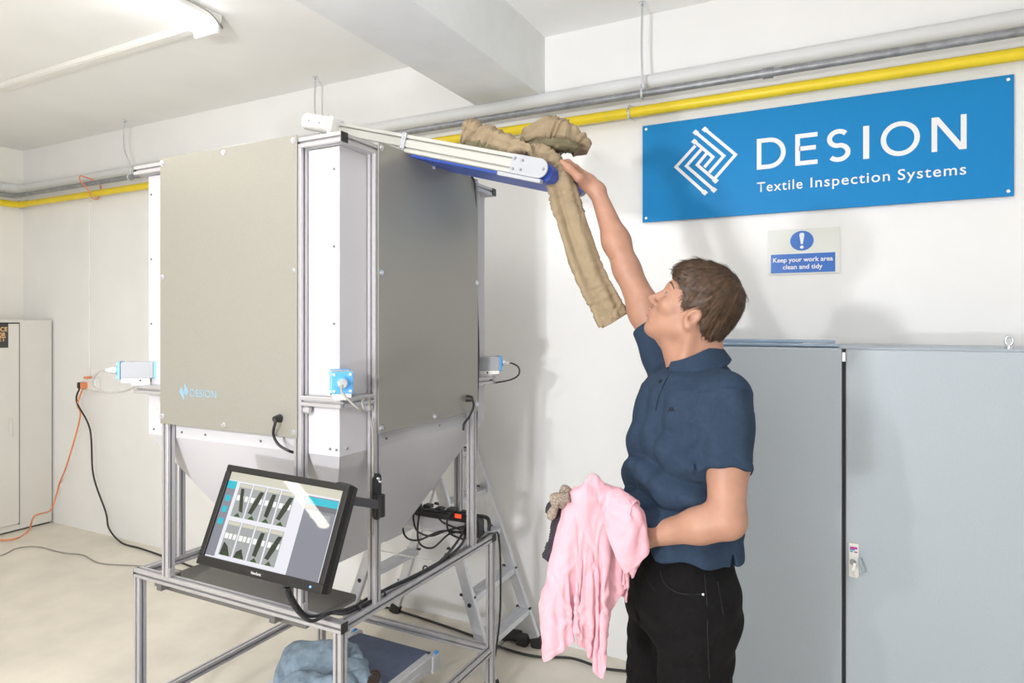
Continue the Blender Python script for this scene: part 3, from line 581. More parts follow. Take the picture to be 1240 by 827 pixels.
# ================================================================== feed conveyor on top
ang = math.radians(15.6); dv = Vector((math.cos(ang), 0, -math.sin(ang))); nv = Vector((math.sin(ang), 0, math.cos(ang)))
E = PY(655, 205, 1.78); LEN = 0.80; CW = .30
fc = thing('feed_conveyor', 'inclined belt conveyor with blue belt on top of the machine', 'conveyor', E)
PR60 = slot_profile(.03, .058, 1, 2, g=.0030, dp=.012)
for y in (E.y, E.y+CW):
    s_ = E+Vector((0, y-E.y, 0))-dv*.085
    ra = prof('side_rail', s_-dv*(LEN-.085), s_, fc, M['rail'], PR60, U=Vector((0, 1, 0)))
    outl = [(-.095, -.029), (.0, -.029)]+[(.029*math.sin(k*math.pi/12)*1.0, -.029*math.cos(k*math.pi/12)) for k in range(1, 13)]+[(-.095, .029)]
    b = BM(); yy = -.017 if y == E.y else .012
    extr(b, outl, E+Vector((0, y-E.y+yy, 0)), dv, nv, Vector((0, .005, 0))); bmesh.ops.recalc_face_normals(b, faces=b.faces); ep = obj('end_plate', b, M['camsil'], fc)
    for (u, v) in ((-.085, .016), (-.085, -.016), (-.058, .014), (-.058, -.014), (.016, 0)): screw(E+Vector((0, y-E.y+(yy if y == E.y else .017), 0))+dv*u+nv*v, (0, -1 if y == E.y else 1, 0), .0048, M['dscrew'], ep)
    # joint plate
    b = BM(); c_ = E+Vector((0, y-E.y-.018, 0))-dv*.51; obox(b, c_, dv, Vector((0, 1, 0)), nv, .009, .003, .033, .001); jp = obj('joint_plate', b, M['camsil'], fc)
    for v in (-.016, .016): screw(c_+Vector((0, -.003, 0))+nv*v, (0, -1, 0), .005, M['screw'], jp)
b = BM(); rb = .030; bl = [(u, rb) for u in (-LEN+.03, 0)]+[(rb*math.sin(k*math.pi/10), rb*math.cos(k*math.pi/10)) for k in range(1, 10)]+[(0, -rb), (-LEN+.03, -rb)]
extr(b, bl, E+Vector((0, .018, 0))-nv*.006-dv*.0, dv, nv, Vector((0, CW-.036, 0))); bmesh.ops.recalc_face_normals(b, faces=b.faces); obj('belt', b, M['belt'], fc, smooth=0.5)
b = BM(); obox(b, E-dv*.06-nv*.036-Vector((0, .006, 0)), dv, Vector((0, 1, 0)), nv, .075, .010, .006, .001); obj('lower_strip', b, M['camsil'], fc)
b = BM(); q0 = E-dv*(LEN+.01)+Vector((0, -.02, 0)); cyl(b, q0-dv*.0+nv*.01, q0-dv*.135+nv*.01, .030, n=20); mo = obj('drum_motor', b, M['socket'], fc, smooth=0.7)
b = BM(); obox(b, q0+nv*.005, dv, Vector((0, 1, 0)), nv, .008, .03, .034, .002); obj('motor_plate', b, M['socket'], fc)
for a_ in (-.05, -.10): screw(q0+dv*a_+nv*.01+Vector((0, -.029, 0)), (0, -1, 0), .004, M['dscrew'], mo)
for (xx) in (-.52, -.72):
    c_ = E+dv*xx+Vector((0, CW/2, 0))-nv*.05
    b = BM(); box(b, (c_.x-.015, E.y, ZTOP), (c_.x+.015, E.y+.02, c_.z+.02)); box(b, (c_.x-.015, E.y+CW-.02, ZTOP), (c_.x+.015, E.y+CW, c_.z+.02)); box(b, (c_.x-.015, MY0+.03, ZTOP-.03), (c_.x+.015, MY1-.03, ZTOP)); obj('support', b, M['alu'], fc)

# ================================================================== floor conveyor
t = thing('floor_conveyor', 'low belt conveyor with slate blue belt standing on the floor under the machine', 'conveyor', (-1.78, 1.75, 0))
zz = .20; x0, x1, y0, y1 = -1.98, -1.60, 1.05, 2.36
b = BM(); bl = [(y0+.03, .0), (y1-.03, 0)]+[(y1-.03+.03*math.sin(k*math.pi/8), -.03+.03*math.cos(k*math.pi/8)) for k in range(1, 9)]+[(y0+.03-.03*math.sin(k*math.pi/8), -.03-.03*math.cos(k*math.pi/8)) for k in range(0, 8)]
extr(b, bl, (x0, 0, zz), Vector((0, 1, 0)), ZDIR, Vector((x1-x0, 0, 0))); bmesh.ops.recalc_face_normals(b, faces=b.faces); obj('belt', b, M['beltd'], t, smooth=0.5)
for xa_, xb_ in ((x0-.04, x0-.002), (x1+.002, x1+.04)):
    b = BM(); box(b, (xa_, y0+.02, zz-.055), (xb_, y1-.05, zz+.006), .002); box(b, (xb_-.006, y0+.05, zz-.04), (xb_+.004, y1-.15, zz-.022), .001); obj('side_rail', b, M['alu_l'], t)
    b = BM(); box(b, (xa_+.01, y1-.06, zz-.075), (xb_+.005, y1+.005, zz+.004), .010, seg=2); ep = obj('end_plate', b, M['alu_l'], t)
    b = BM(); xm_ = xa_ if xa_ < x0 else xb_-.016; box(b, (xm_, y1-.035, zz-.012), (xm_+.018, y1-.005, zz+.008), .004); obj('bearing_cap', b, M['blue'], ep)
    for yy in (y0+.12, y1-.2): b = BM(); box(b, (xa_+.005, yy-.02, .0), (xb_-.005, yy+.02, zz-.055), .002); obj('foot', b, M['alu_l'], t)
t0_ = t
b = BM(); cyl(b, (x0-.03, y1-.03, zz-.03), (x1+.03, y1-.03, zz-.03), .012, n=12); obj('roller_shaft', b, M['screw'], t)

# ================================================================== step ladder
lad = thing('step_ladder', 'double-sided aluminium step ladder standing behind the machine by the wall', 'ladder', (-1.81, 2.72, 0))
XA, ZA = -1.81, 1.13
def leg_at(side, z): return XA+side*(0.44)*(1-z/ZA)
for side in (1, -1):
    for (y_lo, y_hi) in ((2.50, 2.56), (2.95, 2.90)):
        p0 = Vector((XA+side*.44, y_lo, .0)); p1 = Vector((XA+side*.03, y_hi, ZA))
        d_ = (p1-p0).normalized(); b = BM(); obox(b, (p0+p1)/2+d_*.02, d_, Vector((0, 1, 0)), d_.cross(Vector((0, 1, 0))), (p1-p0).length/2-.02, .0125, .026, .003); st = obj('stile', b, M['alu_l'], lad)
        b = BM(); obox(b, p0+d_*.025, d_, Vector((0, 1, 0)), d_.cross(Vector((0, 1, 0))), .028, .016, .030, .004); obj('foot', b, M['rubber'], st)
    for k in range(5):
        z = .19+k*.193; x = leg_at(side, z); f_ = z/ZA
        ya = 2.50+.06*f_+.012; yb = 2.95-.05*f_-.012
        b = BM(); box(b, (x-.034, ya, z-.028), (x+.034, yb, z), .002)
        for r_ in range(5): box(b, (x-.030+r_*.0125, ya, z), (x-.024+r_*.0125, yb, z+.002))
        tr = obj('tread', b, M['alu_l'], lad)
        for yy in (ya-.016, yb): b = BM(); box(b, (x-.040, yy, z-.004), (x+.040, yy+.016, z+.006), .002); obj('tread_cap', b, M['black'], tr)
        b = BM(); cyl(b, (x+side*.02, ya-.030, z-.03), (x+side*.02, ya-.012, z-.03), .010, .008, n=10); obj('rivet_cap', b, M['black'], tr)
b = BM(); box(b, (XA-.09, 2.55, ZA), (XA+.09, 2.91, ZA+.03), .006); obj('top_platform', b, M['alu_l'], lad)
for yy in (2.53, 2.93): b = BM(); box(b, (XA-.07, yy-.012, ZA-.07), (XA+.07, yy+.012, ZA+.01), .01); obj('hinge', b, M['black'], lad)
b = BM(); cyl(b, (XA-.25, 2.545, .5), (XA+.25, 2.545, .5), .003, n=6); obj('spreader', b, M['screw'], lad)

# black connector on the floor by the ladder
q = PZ(630, 772, .03)
t = thing('cable_connector', 'black cable connector lying on the floor behind the ladder foot', 'connector', (q.x, q.y, 0))
b = BM(); tube(b, catmull([q+Vector((-.16, -.03, -.012)), q+Vector((-.11, -.02, -.006)), q+Vector((-.06, 0, .002)), q+Vector((0, .01, .003))], 6), [.009]*4+[.011, .014, .018, .022, .025, .027, .028, .028, .028, .028, .028, .028, .028, .028, .026], 12); obj('plug_body', b, M['rubber'], t, smooth=1)
b = BM(); box(b, (q.x-.01, q.y-.035, 0), (q.x+.05, q.y+.015, .055), .012, seg=2); obj('socket_body', b, M['rubber'], t)

# ================================================================== monitor
mc = Vector((0, 0, CAMH))+RDIR*-.674+ZDIR*-.5657+VDIR*1.85
Rv = RDIR*.9252+ZDIR*-.0502+VDIR*-.3761; Uv = RDIR*.1841+ZDIR*.9261+VDIR*.3292; Rv.normalize(); Uv = (Uv-Rv*Uv.dot(Rv)).normalized(); Nv = Rv.cross(Uv)
if Nv.dot(VDIR) > 0: Nv = -Nv
mon = thing('monitor', 'black computer monitor with wide bezel showing rows of garment pictures, on an arm', 'monitor', mc)
MW, MH, BZ = .220, .142, .0185
def mp(u, v, d): return mc+Rv*u+Uv*v+Nv*d
b = BM()
for (u0, u1, v0, v1) in ((-MW, MW, MH-BZ, MH), (-MW, MW, -MH, -MH+BZ*1.35), (-MW, -MW+BZ, -MH+BZ*1.3, MH-BZ*.95), (MW-BZ, MW, -MH+BZ*1.3, MH-BZ*.95)):
    obox(b, mp((u0+u1)/2, (v0+v1)/2, -.009), Rv, Uv, Nv, (u1-u0)/2, (v1-v0)/2, .014, .003, 2)
obj('bezel', b, M['bezel'], mon)
b = BM(); vs = []
for (s, d_) in ((1.0, -.02), (.98, -.045), (.72, -.062)): vs.append([b.verts.new(mp(MW*s*a_, MH*s*c_, d_)) for a_, c_ in ((-1, -1), (1, -1), (1, 1), (-1, 1))])
for r0, r1 in zip(vs, vs[1:]):
    for k in range(4): b.faces.new((r0[k], r0[(k+1) % 4], r1[(k+1) % 4], r1[k]))
b.faces.new(vs[-1]); b.faces.new(vs[0][::-1]); bmesh.ops.recalc_face_normals(b, faces=b.faces); obj('back_shell', b, M['bezel'], mon)
SW0, SW1, SH0, SH1 = -MW+BZ-.001, MW-BZ+.001, -MH+BZ*1.3, MH-BZ+.001
fm = lambda lay: (lambda a_, b_, th_: mp(SW0+(SW1-SW0)*a_, SH0+(SH1-SH0)*b_, -.0018+lay*.0004+th_*0))
b = BM(); slab(b, [(0, 0), (1, 0), (1, 1), (0, 1)], lambda a_, b_, th_: mp(SW0+(SW1-SW0)*a_, SH0+(SH1-SH0)*b_, -.004 if th_ == 0 else -.0018), .001); scr = obj('screen', b, M['scr'], mon)
def sq(name, x0, y0, x1, y1, m, lay=1, pts=None):
    b = BM(); ps = pts or [(x0, y0), (x1, y0), (x1, y1), (x0, y1)]; vs_ = [b.verts.new(fm(lay)(x, y, 0)) for x, y in ps]; b.faces.new(vs_); return obj(name, b, m, scr)
sq('side_column', 0.0, .02, .085, .86, M['scr_r']); sq('column_header', .0, .80, .085, .89, M['scr_t'], 2); sq('title_strip', 0, .90, 1, 1, M['scr_c'])
for yy in (.65, .52, .38): sq('menu_icon', .02, yy, .065, yy+.07, M['scr_t'], 2)
rnd = random.Random(3)
for r_ in range(2):
    for c_ in range(4):
        x0 = .115+c_*.128; y0 = .49-r_*.44; x1 = x0+.115; y1 = y0+.39
        sq('garment_picture', x0, y0, x1, y1, M['scr_g']); sq('picture_caption', x0+.005, y1-.045, x1-.005, y1-.005, M['scr_c'], 2)
        for (a_, w_) in ((.06, .28), (.40, .22), (.72, .22)): sq('white_target', x0+.115*a_, y0+.19, x0+.115*(a_+w_), y0+.25, M['scr_w'], 2)
        if r_ == 0 or c_ >= 2:
            k = (-.25, .3, .1, .35)[c_]; xm = x0+.057; sq('garment', 0, 0, 0, 0, M['scr_o'], 3, [(xm-.015-.08*k, y0+.07), (xm+.02-.08*k, y0+.06), (xm+.022+.02*k, y0+.19), (xm+.02+.1*k, y0+.33), (xm-.012+.09*k, y0+.33), (xm-.018, y0+.2)])
        else: sq('garment', 0, 0, 0, 0, M['scr_o'], 3, [(x0+.01, y0+.005), (x0+.1, y0+.005), (x0+.06, y0+.11), (x0+.02, y0+.15-.08*c_)])
        sq('garment_tip', 0, 0, 0, 0, M['scr_gr'], 4, [(x0+.03, y0+.004), (x0+.09, y0+.004), (x0+.06, y0+.05)])
sq('detail_panel', .72, .0, .985, .88, M['scr_r']); sq('panel_header', .72, .79, .985, .87, M['scr_t'], 2); sq('panel_toolbar', .72, .73, .985, .79, M['scr_d'], 2); sq('text_field', .78, .64, .95, .70, M['scr_g'], 2)
put_text('brand_lettering', 'ViewSonic', M['white'], mon, mp(-.020, -MH+.008, .0055), Rv, Uv, width=.036, height=.007)
b = BM(); p_ = mp(MW-.038, -MH+.012, .004); cyl(b, p_, p_+Nv*.0025, .0028, n=10); obj('power_light', b, M['led'], mon)
for k in range(4):
    b = BM(); p_ = mp(MW-.06-.016*k, -MH+.012, .004); cyl(b, p_, p_+Nv*.0022, .0020, n=8); obj('button', b, M['black'], mon)
# arm
pp = Vector((MX1+.0, MY0+INS-.014, 0)); zc2 = P(447, 602, 2.03).z
arm = mon
b = BM(); out = [(.017*math.cos(a_), .055+.017*math.sin(a_)) for a_ in [k*math.pi/8 for k in range(9)]]+[(.017*math.cos(a_), -.055+.017*math.sin(a_)) for a_ in [math.pi+k*math.pi/8 for k in range(9)]]
extr(b, out, (pp.x+.001, pp.y, zc2), Vector((0, 1, 0)), ZDIR, Vector((.010, 0, 0))); bmesh.ops.recalc_face_normals(b, faces=b.faces); pl = obj('post_plate', b, M['black'], arm)
for dz in (.056, .045, -.056): screw((pp.x+.011, pp.y+(.008 if dz == .045 else 0), zc2+dz), (1, 0, 0), .006, M['screw'], pl)
k0 = Vector((pp.x+.028, pp.y-.012, zc2-.02)); b = BM(); cyl(b, k0-ZDIR*.035, k0+ZDIR*.03, .016, n=18); obj('pivot', b, M['black'], arm, smooth=0.7)
k1 = mp(.150, .105, -.075)
k1b = k1+Vector((0.02, 0, .0)); b = BM(); dd = (k1-k0); obox(b, (k0+k1)/2, dd, dd.cross(ZDIR), dd.cross(ZDIR).cross(dd), dd.length/2, .008, .013, .002); obj('arm_bar', b, mat('dark_grey_arm', (.09, .09, .10), .35, .3), arm)
b = BM(); obox(b, k1, Rv, Uv, Nv, .022, .045, .022, .008, 2); obj('tilt_head', b, M['black'], arm)
k2 = mp(0.02, 0.0, -.066); b = BM(); dd = k2-k1; obox(b, (k1+k2)/2+Nv*.0, dd, dd.cross(Nv), Nv, dd.length/2, .02, .006, .002); obox(b, k2, Rv, Uv, Nv, .055, .055, .004, .002); obj('monitor_plate', b, M['black'], arm)
# ================================================================== implicit-surface modeller (for the person)
def smin(a, b, k):
    h = np.clip(.5+.5*(b-a)/k, 0, 1); return b+(a-b)*h-k*h*(1-h)
def smax(a, b, k): return -smin(-a, -b, k)
A3 = lambda v: np.array(tuple(v), dtype=np.float64)
class Cone:      # capsule with two radii
    def __init__(s, a, b, ra, rb, k=.02, op='+', cut=False):
        s.a, s.b, s.ra, s.rb, s.k, s.op, s.cut = A3(a), A3(b), ra, rb, k, op, cut; s.c = (s.a+s.b)/2; s.R = np.linalg.norm(s.a-s.b)/2+max(ra, rb)
    def __call__(s, p):
        d = s.b-s.a; L2 = d@d; t = np.clip((p-s.a)@d/L2, 0, 1.6 if s.cut else 1)
        r = np.linalg.norm(p-s.a-t[:, None]*d, axis=1)-(s.ra+(s.rb-s.ra)*t)
        if s.cut: r = smax(r, (p-s.b)@d/math.sqrt(L2), .006)
        return r
class Ell:       # ellipsoid with axes given as rows of a rotation
    def __init__(s, c, r, rot=None, k=.02, op='+'):
        s.c = A3(c); s.r = np.array(r, float); s.rot = np.eye(3) if rot is None else np.array([A3(x) for x in rot]); s.k, s.op = k, op; s.R = max(r)
    def __call__(s, p):
        q = (p-s.c)@s.rot.T; k0 = np.linalg.norm(q/s.r, axis=1); k1 = np.linalg.norm(q/(s.r**2), axis=1)+1e-9; return k0*(k0-1)/k1
class Fn:
    def __init__(s, f, c, R, k=.02, op='+'): s.f, s.c, s.R, s.k, s.op = f, A3(c), R, k, op
    def __call__(s, p): return s.f(p)
def sdf_eval(prims, p, ctr=None, rad=0):
    d = np.full(len(p), 1.0)
    for q in prims:
        if ctr is not None and q.op != '&' and np.linalg.norm(ctr-q.c) > q.R+rad+q.k+.02: continue
        v = q(p)
        if q.op == '+': d = smin(d, v, q.k)
        elif q.op == '-': d = smax(d, -v, q.k)
        elif q.op == '&': d = smax(d, v, q.k)
        else: d = d+v
    return d
def sdf_mesh(prims, h, B=14):
    adds = [q for q in prims if q.op == '+']
    lo = np.min([q.c-q.R for q in adds], axis=0)-.02; hi = np.max([q.c+q.R for q in adds], axis=0)+.02
    bs = h*B; nb = np.ceil((hi-lo)/bs).astype(int); N = nb*B+2
    g = np.stack(np.meshgrid(*[np.arange(n) for n in nb], indexing='ij'), -1).reshape(-1, 3)
    cen = lo+(g+.5)*bs; dc = sdf_eval(prims, cen); half = bs*.87
    act = g[np.abs(dc) < half*1.5+.012]
    ii = np.stack(np.meshgrid(*[np.arange(B+1)]*3, indexing='ij'), -1).reshape(-1, 3)
    E = [((0, 0, 0), (1, 0, 0)), ((0, 1, 0), (1, 1, 0)), ((0, 0, 1), (1, 0, 1)), ((0, 1, 1), (1, 1, 1)), ((0, 0, 0), (0, 1, 0)), ((1, 0, 0), (1, 1, 0)), ((0, 0, 1), (0, 1, 1)), ((1, 0, 1), (1, 1, 1)), ((0, 0, 0), (0, 0, 1)), ((1, 0, 0), (1, 0, 1)), ((0, 1, 0), (0, 1, 1)), ((1, 1, 0), (1, 1, 1))]
    keys, poss, quads = [], [], []
    def lin(a): return (a[..., 0]*N[1]+a[..., 1])*N[2]+a[..., 2]
    for gb in act:
        base = gb*B; p = lo+(base+ii)*h; c = lo+(gb+.5)*bs
        V = sdf_eval(prims, p, c, half).reshape(B+1, B+1, B+1); S = V < 0
        if S.all() or not S.any(): continue
        cs = [S[a:B+a, b:B+b, c_:B+c_] for a in (0, 1) for b in (0, 1) for c_ in (0, 1)]
        al = np.logical_and.reduce(cs); an = np.logical_or.reduce(cs); mix = an & ~al
        idx = np.argwhere(mix)
        acc = np.zeros((len(idx), 3)); cnt = np.zeros(len(idx))
        for e0, e1 in E:
            a = V[tuple((idx+e0).T)]; b = V[tuple((idx+e1).T)]; m = (a < 0) != (b < 0)
            t = np.where(m, a/np.where(m, a-b, 1), 0); pt = idx+np.array(e0)+t[:, None]*(np.array(e1)-np.array(e0))
            acc += pt*m[:, None]; cnt += m
        poss.append(lo+(base+acc/cnt[:, None])*h); keys.append(lin(idx+base+1))
        for ax in range(3):
            sl0 = [slice(0, B)]*3; sl1 = list(sl0); sl1[ax] = slice(1, B+1)
            a = S[tuple(sl0)]; b = S[tuple(sl1)]; m = np.argwhere(a != b)
            if not len(m): continue
            fl = a[tuple(m.T)]; gi = m+base+1; u = np.zeros(3, int); w = np.zeros(3, int); u[(ax+1) % 3] = 1; w[(ax+2) % 3] = 1
            q = np.stack([lin(gi-u-w), lin(gi-w), lin(gi), lin(gi-u)], 1); q[~fl] = q[~fl][:, ::-1]; quads.append(q)
    K = np.concatenate(keys); Pp = np.concatenate(poss); Q = np.concatenate(quads)
    K, ui = np.unique(K, return_index=True); Pp = Pp[ui]
    I = np.searchsorted(K, Q); I = np.clip(I, 0, len(K)-1); ok = (K[I] == Q).all(1); I = I[ok]
    me = bpy.data.meshes.new('sdf'); me.from_pydata(Pp.tolist(), [], I.tolist()); me.update(); me.validate()
    return me
def relax(me, it=2, f=.5):
    n = len(me.vertices); co = np.empty(n*3); me.vertices.foreach_get('co', co); co = co.reshape(-1, 3)
    e = np.empty(len(me.edges)*2, int); me.edges.foreach_get('vertices', e); e = e.reshape(-1, 2)
    deg = np.bincount(e.ravel(), minlength=n)[:, None]+1e-9
    for k in range(it):
        s = np.zeros_like(co); np.add.at(s, e[:, 0], co[e[:, 1]]); np.add.at(s, e[:, 1], co[e[:, 0]]); co = co+(s/deg-co)*f
    me.vertices.foreach_set('co', co.ravel()); me.update(); return me

# ================================================================== the person
BF = (RDIR*-.972+VDIR*-.235).normalized(); BL = ZDIR.cross(BF)      # forward, left of the body
man = thing('person', 'young man in navy polo shirt and black jeans reaching up to the conveyor', 'person', (P(824, 690, 1.76).x, P(824, 690, 1.76).y, 0))
BO = A3((man.location.x, man.location.y, 0)); bF, bL = A3(BF), A3(BL)
def loc(p): q = p-BO; return q@bF, q@bL, p[:, 2]
def body_pt(f, l, z): return Vector(BO)+BF*f+BL*l+ZDIR*z
# joints
shN, elN, wrN = P(881, 486, 1.63), P(880, 630, 1.545), P(777, 650, 1.642)
shR, elR, wrR = P(806, 430, 1.93), P(759, 326, 2.00), P(723, 231, 2.04)
neck0 = P(838, 440, 1.775)
def loft(zs, fc, a, lc, b, ex=2.2):
    def f(p):
        F, L, Z = loc(p); A_ = np.interp(Z, zs, a); B_ = np.interp(Z, zs, b); x = (F-np.interp(Z, zs, fc))/A_; y = (L-np.interp(Z, zs, lc))/B_
        r = (np.abs(x)**ex+np.abs(y)**ex)**(1/ex); d = (r-1)*np.minimum(A_, B_)
        return smax(smax(d, zs[0]-Z, .015), Z-zs[-1], .03)
    return f
# ---- head frame
yaw, pit, rol = math.radians(18), math.radians(32), math.radians(-3)
hF = (RDIR*(-math.cos(yaw)*math.cos(pit))+VDIR*(math.sin(yaw)*math.cos(pit))+ZDIR*math.sin(pit)).normalized()
hL = ZDIR.cross(hF).normalized(); hU = hF.cross(hL).normalized()
hL = (hL*math.cos(rol)+hU*math.sin(rol)); hU = hF.cross(hL)
HC = P(838, 382, 1.765); HS = .985
def hp(x, y, z): return HC+(hF*x+hL*y+hU*z)*HS
HR = (hF, hL, hU)
def HE(c, r, k=.02, op='+', rot=None): return Ell(hp(*c), [q*HS for q in r], rot or HR, k, op)
def HCn(a, b, ra, rb, k=.01, op='+'): return Cone(hp(*a), hp(*b), ra*HS, rb*HS, k, op)
head = [HE((-.004, 0, .050), (.093, .077, .090)), HE((.035, 0, .015), (.060, .062, .085), .03), HE((.045, 0, -.045), (.048, .050, .050), .03),
        HCn((.010, .050, -.042), (.066, .016, -.084), .020, .017, .03), HCn((.010, -.050, -.042), (.066, -.016, -.084), .020, .017, .03), HE((.074, 0, -.088), (.017, .022, .016), .018),
        HCn((.080, .030, .040), (.088, .008, .038), .012, .011, .014), HCn((.080, -.030, .040), (.088, -.008, .038), .012, .011, .014),
        HE((.062, .048, -.008), (.024, .020, .020), .02), HE((.062, -.048, -.008), (.024, .020, .020), .02),
        HE((.094, .033, .018), (.018, .019, .013), .010, '-'), HE((.094, -.033, .018), (.018, .019, .013), .010, '-'),
        HCn((.090, 0, .024), (.114, 0, -.016), .0085, .0105, .010), HE((.116, 0, -.019), (.0105, .0115, .010), .006), HE((.106, .012, -.022), (.010, .0075, .0075), .005), HE((.106, -.012, -.022), (.010, .0075, .0075), .005),
        HE((.110, .0065, -.031), (.006, .0035, .003), .002, '-'), HE((.110, -.0065, -.031), (.006, .0035, .003), .002, '-'),
        HE((.088, 0, -.048), (.013, .030, .020), .012),
        HCn((.093, .016, -.048), (.101, 0, -.044), .0045, .0065, .006), HCn((.093, -.016, -.048), (.101, 0, -.044), .0045, .0065, .006),
        HCn((.092, .015, -.056), (.098, 0, -.058), .0050, .0075, .006), HCn((.092, -.015, -.056), (.098, 0, -.058), .0050, .0075, .006),
        HCn((.098, .02, -.0515), (.107, 0, -.051), .0016, .0018, .002, '-'), HCn((.098, -.02, -.0515), (.107, 0, -.051), .0016, .0018, .002, '-'),
        # upper and lower eyelids
        HCn((.080, .046, .019), (.0885, .031, .0265), .0035, .004, .004), HCn((.0885, .031, .0265), (.084, .019, .019), .004, .0035, .004), HCn((.080, .046, .017), (.086, .031, .009), .0035, .0035, .004),
        HCn((.080, -.046, .019), (.0885, -.031, .0265), .0035, .004, .004), HCn((.0885, -.031, .0265), (.084, -.019, .019), .004, .0035, .004), HCn((.080, -.046, .017), (.086, -.031, .009), .0035, .0035, .004)]
for s in (1, -1):
    er = Matrix.Rotation(math.radians(-14), 3, hL) @ Matrix.Rotation(math.radians(18*s), 3, hU)
    rot = (er @ hF, er @ hL, er @ hU)
    head += [HE((-.010, .079*s, .002), (.018, .0085, .029), .004, '+', rot), HE((-.002, .071*s, -.004), (.012, .012, .022), .012), HE((-.006, .088*s, .004), (.011, .0075, .019), .004, '-', rot), HE((-.010, .0835*s, -.024), (.010, .006, .010), .005, '+', rot), HE((.004, .079*s, -.002), (.005, .005, .007), .004, '+', rot), HE((-.004, .080*s, -.003), (.005, .006, .006), .003, '-', rot)]
nk1 = hp(-.018, 0, -.045)
neck = [Cone(nk1, neck0, .058, .060, .03), Cone(hp(-.045, 0, -.02), neck0+BF*-.03, .050, .058, .03), Cone(hp(.035, 0, -.070), neck0+BF*.030-ZDIR*.01, .026, .036, .03), Cone(hp(-.02, .06, -.03), neck0+BF*.045+BL*.02-ZDIR*.02, .014, .012, .02), Cone(hp(.030, 0, -.082), hp(.028, 0, -.10), .014, .012, .015)]
torso_in = Fn(loft([.86, .98, 1.10, 1.22, 1.34, 1.42, 1.46], [0, 0, -.005, -.015, -.02, -.02, -.02], [.09, .09, .085, .09, .095, .07, .05], [0]*7, [.13, .125, .12, .125, .13, .13, .09]), BO+np.array([0, 0, 1.16]), .42, .03)
# ---- arms and hands
def lerp(a, b, t): return a+(b-a)*t
armN = [Cone(shN, lerp(shN, elN, .5), .048, .050, .03), Cone(lerp(shN, elN, .5), elN, .050, .041, .03), Cone(elN+BF*-.002, lerp(elN, wrN, .3), .038, .0385, .03), Cone(lerp(elN, wrN, .3), wrN, .0385, .0265, .03)]
armR = [Cone(shR, lerp(shR, elR, .5), .050, .048, .03), Cone(lerp(shR, elR, .5), elR, .048, .037, .03), Cone(elR, lerp(elR, wrR, .35), .037, .039, .03), Cone(lerp(elR, wrR, .35), wrR, .039, .0235, .03)]
def finger(pts, rs, k=.004): return [Cone(a, b, r0, r1, k) for a, b, r0, r1 in zip(pts, pts[1:], rs, rs[1:])]
# right hand: palm up the belt end, thumb in front of the trousers, fingers behind them
hR = [Cone(wrR, P(713, 219, 2.045), .024, .021, .015), Cone(wrR, P(705, 222, 2.035), .020, .016, .02)]
kn = [P(697, 203, 2.035), P(700, 206, 2.060), P(703, 211, 2.085), P(705, 218, 2.105)]
for q in kn: hR.append(Cone(P(714, 222, 2.055), q, .018, .0115, .014))
hR += finger([P(712, 224, 2.03), P(701, 215, 2.005), P(689, 203.5, 1.998), P(680.5, 195.5, 2.005)], [.016, .0135, .0115, .0085], .01)
tips = [[(688, 196, 2.05), (679, 197, 2.075), (674, 203, 2.085)], [(689, 198, 2.085), (679, 200, 2.11), (674, 207, 2.115)], [(692, 203, 2.11), (682, 205, 2.135), (677, 212, 2.14)], [(695, 211, 2.13), (687, 213, 2.15), (682, 219, 2.155)]]
for q, tp_ in zip(kn, tips): hR += finger([q]+[P(*w) for w in tp_], [.0105, .0095, .0085, .0072])
# left hand under the garments: palm up, fingers curled
hN = [Cone(wrN, P(762, 654, 1.655), .0265, .023, .02), Cone(wrN, P(757, 651, 1.685), .020, .016, .02)]
kn = [P(737, 648, 1.700), P(735, 652, 1.680), P(736, 656, 1.660), P(739, 660, 1.640)]
for q in kn: hN.append(Cone(P(758, 653, 1.67), q, .018, .0115, .014))
hN += finger([P(757, 648, 1.69), P(746, 638, 1.715), P(735, 630, 1.715), P(727, 625, 1.71)], [.016, .013, .011, .0085], .01)
for q, dx in zip(kn, (0, -2, 0, 4)):
    x, y, tt = 737+dx, 650, (q-Vector((0, 0, CAMH))).dot(VDIR)
    hN += finger([q, P(x-16, 648, tt), P(x-22, 638, tt), P(x-19, 629, tt)], [.0105, .0095, .0085, .0072])
# ---- legs (inside the jeans)
hipN, hipR = body_pt(.0, .085, .90), body_pt(.0, -.085, .90)
knN, knR = body_pt(.02, .095, .49), body_pt(.03, -.10, .49)
anN, anR = body_pt(-.03, .10, .085), body_pt(-.02, -.11, .085)
legs = []
for hi_, k_, a_ in ((hipN, knN, anN), (hipR, knR, anR)): legs += [Cone(hi_, k_, .075, .052, .03), Cone(k_, a_, .052, .036, .03), Cone(a_-ZDIR*.03, a_+BF*.13-ZDIR*.055, .034, .026, .02)]
shoulder = [Cone(neck0-ZDIR*.055, shN-ZDIR*.01, .040, .038, .03), Cone(neck0-ZDIR*.055, shR-ZDIR*.01, .040, .038, .03)]
me = sdf_mesh(head+neck+[torso_in]+shoulder+armN+armR+hR+hN+legs, .0036); relax(me, 2, .5)
obj('body', me, M['skin'], man, smooth=4)
